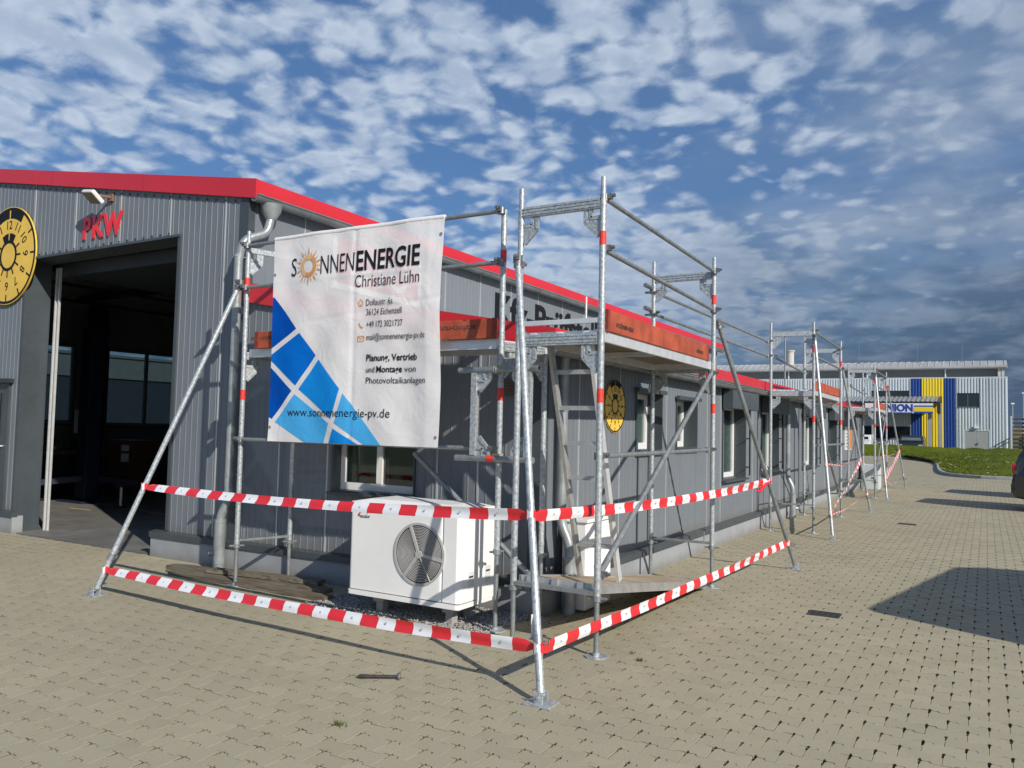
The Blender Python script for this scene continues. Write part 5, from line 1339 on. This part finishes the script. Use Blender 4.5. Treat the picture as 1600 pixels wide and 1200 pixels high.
# canopy with the shop sign
CN = [(-16, -3.12)]
b = MB(); x = -16.0
while x < -3.15:
    x2 = min(x + .16, -3.12); h0 = .0 if int(round((x + 16) / .16)) % 2 else .05
    b.face([(x, 66.9, 4.16 + h0), (x2, 66.9, 4.21 - h0), (x2, 69.95, 4.72 - h0), (x, 69.95, 4.67 + h0)]); x = x2
b.box(-16, -3.12, 66.9, 69.9, 4.02, 4.12, 1); b.build('canopy_roof', [mat('canopy_sheet', (.27, .28, .29), .5, .2, .1), ANTHD], WH)
b = MB(); b.prism([(66.85, 3.40), (66.85, 4.17), (69.95, 4.70), (69.95, 4.3), (67.4, 3.3)], (-3.12, 0, 0), Y, Z, X * .22); b.build('canopy_gable', ANTHD, WH)
b = MB(); b.box(-8.0, -3.36, 66.86, 66.89, 3.30, 4.05); sg_ = b.build('shop_sign', WHITEP, WH)
b = MB(); b.text('UNION', (-7.00, 66.855, 3.46), X, Z, .012, w=2.30, h=.50, bold=.045); b.box(-8.0, -4.72, 66.84, 66.855, 3.30, 3.37); b.box(-4.62, -3.36, 66.84, 66.855, 3.30, 3.42); b.box(-4.62, -3.36, 66.84, 66.855, 3.80, 3.89); b.build('sign_blue', mat('sign_blue', (.012, .06, .36), .4), sg_)
b = MB(); b.box(-4.62, -3.36, 66.84, 66.855, 3.46, 3.76); b.build('sign_yellow', SIGNY, sg_)
for x in (-3.75, -3.05, -7.6):
    b = MB(); b.box(x, x + .24, 67.5, 67.74, .5, 4.1); b.build('pillar', GREYD, WH)
# car, fence and masts over there
UC = thing('distant_car', 'dark car parked before the warehouse windows beyond the lawn', 'car', (-4.78, 65.3, .20))
DC = [(.0, .32), (0, .7), (.12, .92), (.5, 1.05), (.95, 1.42), (2.3, 1.46), (2.95, 1.05), (4.2, .92), (4.3, .4), (4.1, .25), (.2, .25)]
body, at, f_, s_ = side_profile_car(UC, (-4.78, 65.3, .20), (.03, 1, 0), DC, 1.72, mat('dark_green_paint', (.022, .028, .03), .25, coat=.8), .95, (.8, 3.45), .31)
b = MB(); b.face([at(.55 - .02, -.8, 1.09), at(.55 - .02, .8, 1.09), at(.93 - .02, .76, 1.38), at(.93 - .02, -.76, 1.38)]); b.build('windscreen', mat('windscreen_sheen', (.12, .15, .15), .08, coat=1.0), UC)
for k in (-1, 1): b = MB(); b.obox(at(.03, k * .78, .72), f_ * .03, s_ * .14, Z * .07); b.build('headlight', mat('headlamp_glass', (.5, .52, .54), .1, coat=1.0), UC)
UD = thing('distant_car', 'white car parked before the warehouse, half hidden behind the farthest scaffold', 'car', (-8.3, 65.2, .20))
body, at, f_, s_ = side_profile_car(UD, (-8.3, 65.2, .20), (.03, 1, 0), DC, 1.72, CARW, .95, (.8, 3.45), .31)
b = MB(); b.face([at(.53, -.8, 1.09), at(.53, .8, 1.09), at(.91, .76, 1.38), at(.91, -.76, 1.38)]); b.build('windscreen', TINT, UD)
FN = thing('yard_fence', 'dark slatted yard fence right of the warehouse', 'fence', (1.9, 64, .8))
b = MB()
for i in range(9): b.box(1.5, 5.5, 63.98, 64.0, .75 + i * .26, .75 + i * .26 + .12)
b.build('slats', FENCEM, FN)
for x in (1.42, 2.25, 3.2, 4.2, 5.2): b = MB(); b.box(x, x + .10, 63.9, 64.06, .4, 3.1); b.build('post', LGREY, FN)
b = MB(); b.box(1.55, 2.2, 65, 66, .6, 2.3); tag(b.build('pallet_stack', CARDB, None, loc=(1.9, 65.5, .6), bevel=.02), 'brown stacked goods behind the yard fence', 'pallet stack')
LM = thing('floodlight_mast', 'thin lamp mast with crossbar head rising behind the annex roof', 'mast', (-12.1, 58, 0))
b = MB(); b.tube((-12.1, 58, 0), (-12.1, 58, 8.45), .07, 10, r1=.05); b.build('pole', GALVD, LM)
b = MB(); b.box(-12.42, -11.75, 57.9, 58.1, 8.42, 8.55); b.build('lamp_head', ANTHD, LM)
for x, y, h, l_ in ((1.75, 72, 4.2, 'thin yard lamp post right of the warehouse, nearer its corner'), (2.45, 72, 5.0, 'thin yard lamp post at the right edge beyond the fence')):
    T = thing('yard_lamp', l_, 'lamp post', (x, y, .8), 'lamp posts behind the yard fence')
    b = MB(); b.tube((x, y, .5), (x, y, h), .035, 8); b.build('pole', GALVD, T)
    b = MB(); b.box(x - .09, x + .12, y - .08, y + .08, h, h + .09); b.build('lamp_head', WHITEP, T)

# ------------------------------------------------------------------ inside the workshop
for x, y, l_ in ((-14.75, 9.15, 'dark blue lift column inside the workshop, between the two windows'),):
    T = thing('vehicle_lift', l_, 'vehicle lift', (x, y, 0))
    BLU = mat('lift_blue', (.015, .022, .05), .4)
    b = MB(); b.box(x - .16, x + .16, y - .14, y + .14, 0, 3.3); b.build('column', BLU, T, bevel=.01)
    b = MB(); b.box(x - .4, x + .4, y - .35, y + .35, 0.013, .05); b.build('base', BLU, T)
    b = MB(); b.bar((x, y - .1, .45), (x - .3, y - 1.0, .38), .12, .1); b.bar((x, y + .1, .45), (x + .9, y + .5, .38), .12, .1); b.build('arm', BLU, T)
    b = MB(); b.box(x - .30, x - .17, y - .13, y - .05, 1.30, 1.75); b.build('control_box', mat('control_grey', (.4, .41, .41), .5), T)
T = thing('tool_cabinet', 'dark red brown tool cabinet with a paper sheet inside the workshop', 'cabinet', (-15.6, 10.6, 0))
b = MB(); b.box(-16.1, -15.2, 10.4, 11.0, .02, 1.15); b.build('body', mat('cabinet_red', (.12, .04, .03), .5), T, bevel=.01)
b = MB(); b.box(-15.60, -15.35, 10.392, 10.398, .70, 1.05); b.build('paper_sheet', WHITEP, T)
b = MB()
for i in range(4): b.box(-16.05, -15.25, 10.38, 10.399, .10 + i * .26, .14 + i * .26)
b.build('drawer_handle', ANTHD, T)
T = thing('workbench', 'dark workbench with clutter at the left inside the workshop', 'workbench', (-17, 9.6, 0))
b = MB(); b.box(-17.8, -16.6, 8.7, 10.6, .82, .90); b.build('top', WOODO, T)
b = MB(); b.box(-17.75, -16.7, 8.8, 10.5, .05, .815); b.build('base', ANTHD, T)
rr = random.Random(2)
for k in range(5):
    x, y = -17.4 + .2 * (k % 3), 8.9 + .33 * k; b = MB(); h = rr.uniform(.08, .25); b.box(x, x + .14, y, y + .2, .90, .90 + h)
    tag(b.build('supply_box', [CARDB, ANTHD, LGREY][k % 3], None, loc=(x, y, .9), bevel=.01), 'small supply box standing on the dark workbench inside the workshop', 'box', 'boxes on the workbench')
for k, (x, y) in enumerate(((-13.3, 8.9), (-12.3, 9.2))):
    T = thing('axle_stand', ['short axle stand with bright stem left on the workshop floor', 'short axle stand with bright stem right on the workshop floor'][k], 'axle stand', (x, y, 0), 'axle stands on the workshop floor')
    b = MB(); b.tube((x, y, .012), (x, y, .05), .14, 12, r1=.05); b.build('base', ANTHD, T)
    b = MB(); b.tube((x, y, .05), (x, y, .38), .025, 10); b.build('stem', ALU, T)
    b = MB(); b.box(x - .1, x + .1, y - .05, y + .05, .38, .42); b.build('saddle', ANTHD, T)
T = thing('leafy_plant', 'dim leafy potted plant by the right workshop window', 'plant', (-15.9, 12.2, 0))
b = MB(); b.tube((-15.9, 12.2, .012), (-15.9, 12.2, .4), .16, 14, r1=.2); b.build('pot', ANTHD, T)
b = MB()
for k in range(260):
    d_ = Vector((rr.gauss(0, 1), rr.gauss(0, 1), rr.gauss(0, 1))).normalized(); p = Vector((-15.9, 12.2, 1.05)) + Vector((d_.x * .32, d_.y * .32, d_.z * .6)) * rr.random() ** .5; u = Vector((rr.gauss(0, 1), rr.gauss(0, 1), rr.gauss(0, .5))).normalized() * .06; v = d_.cross(u).normalized() * .03
    b.face([p - u, p + v, p + u, p - v])
b.build('foliage', BLADE, T)
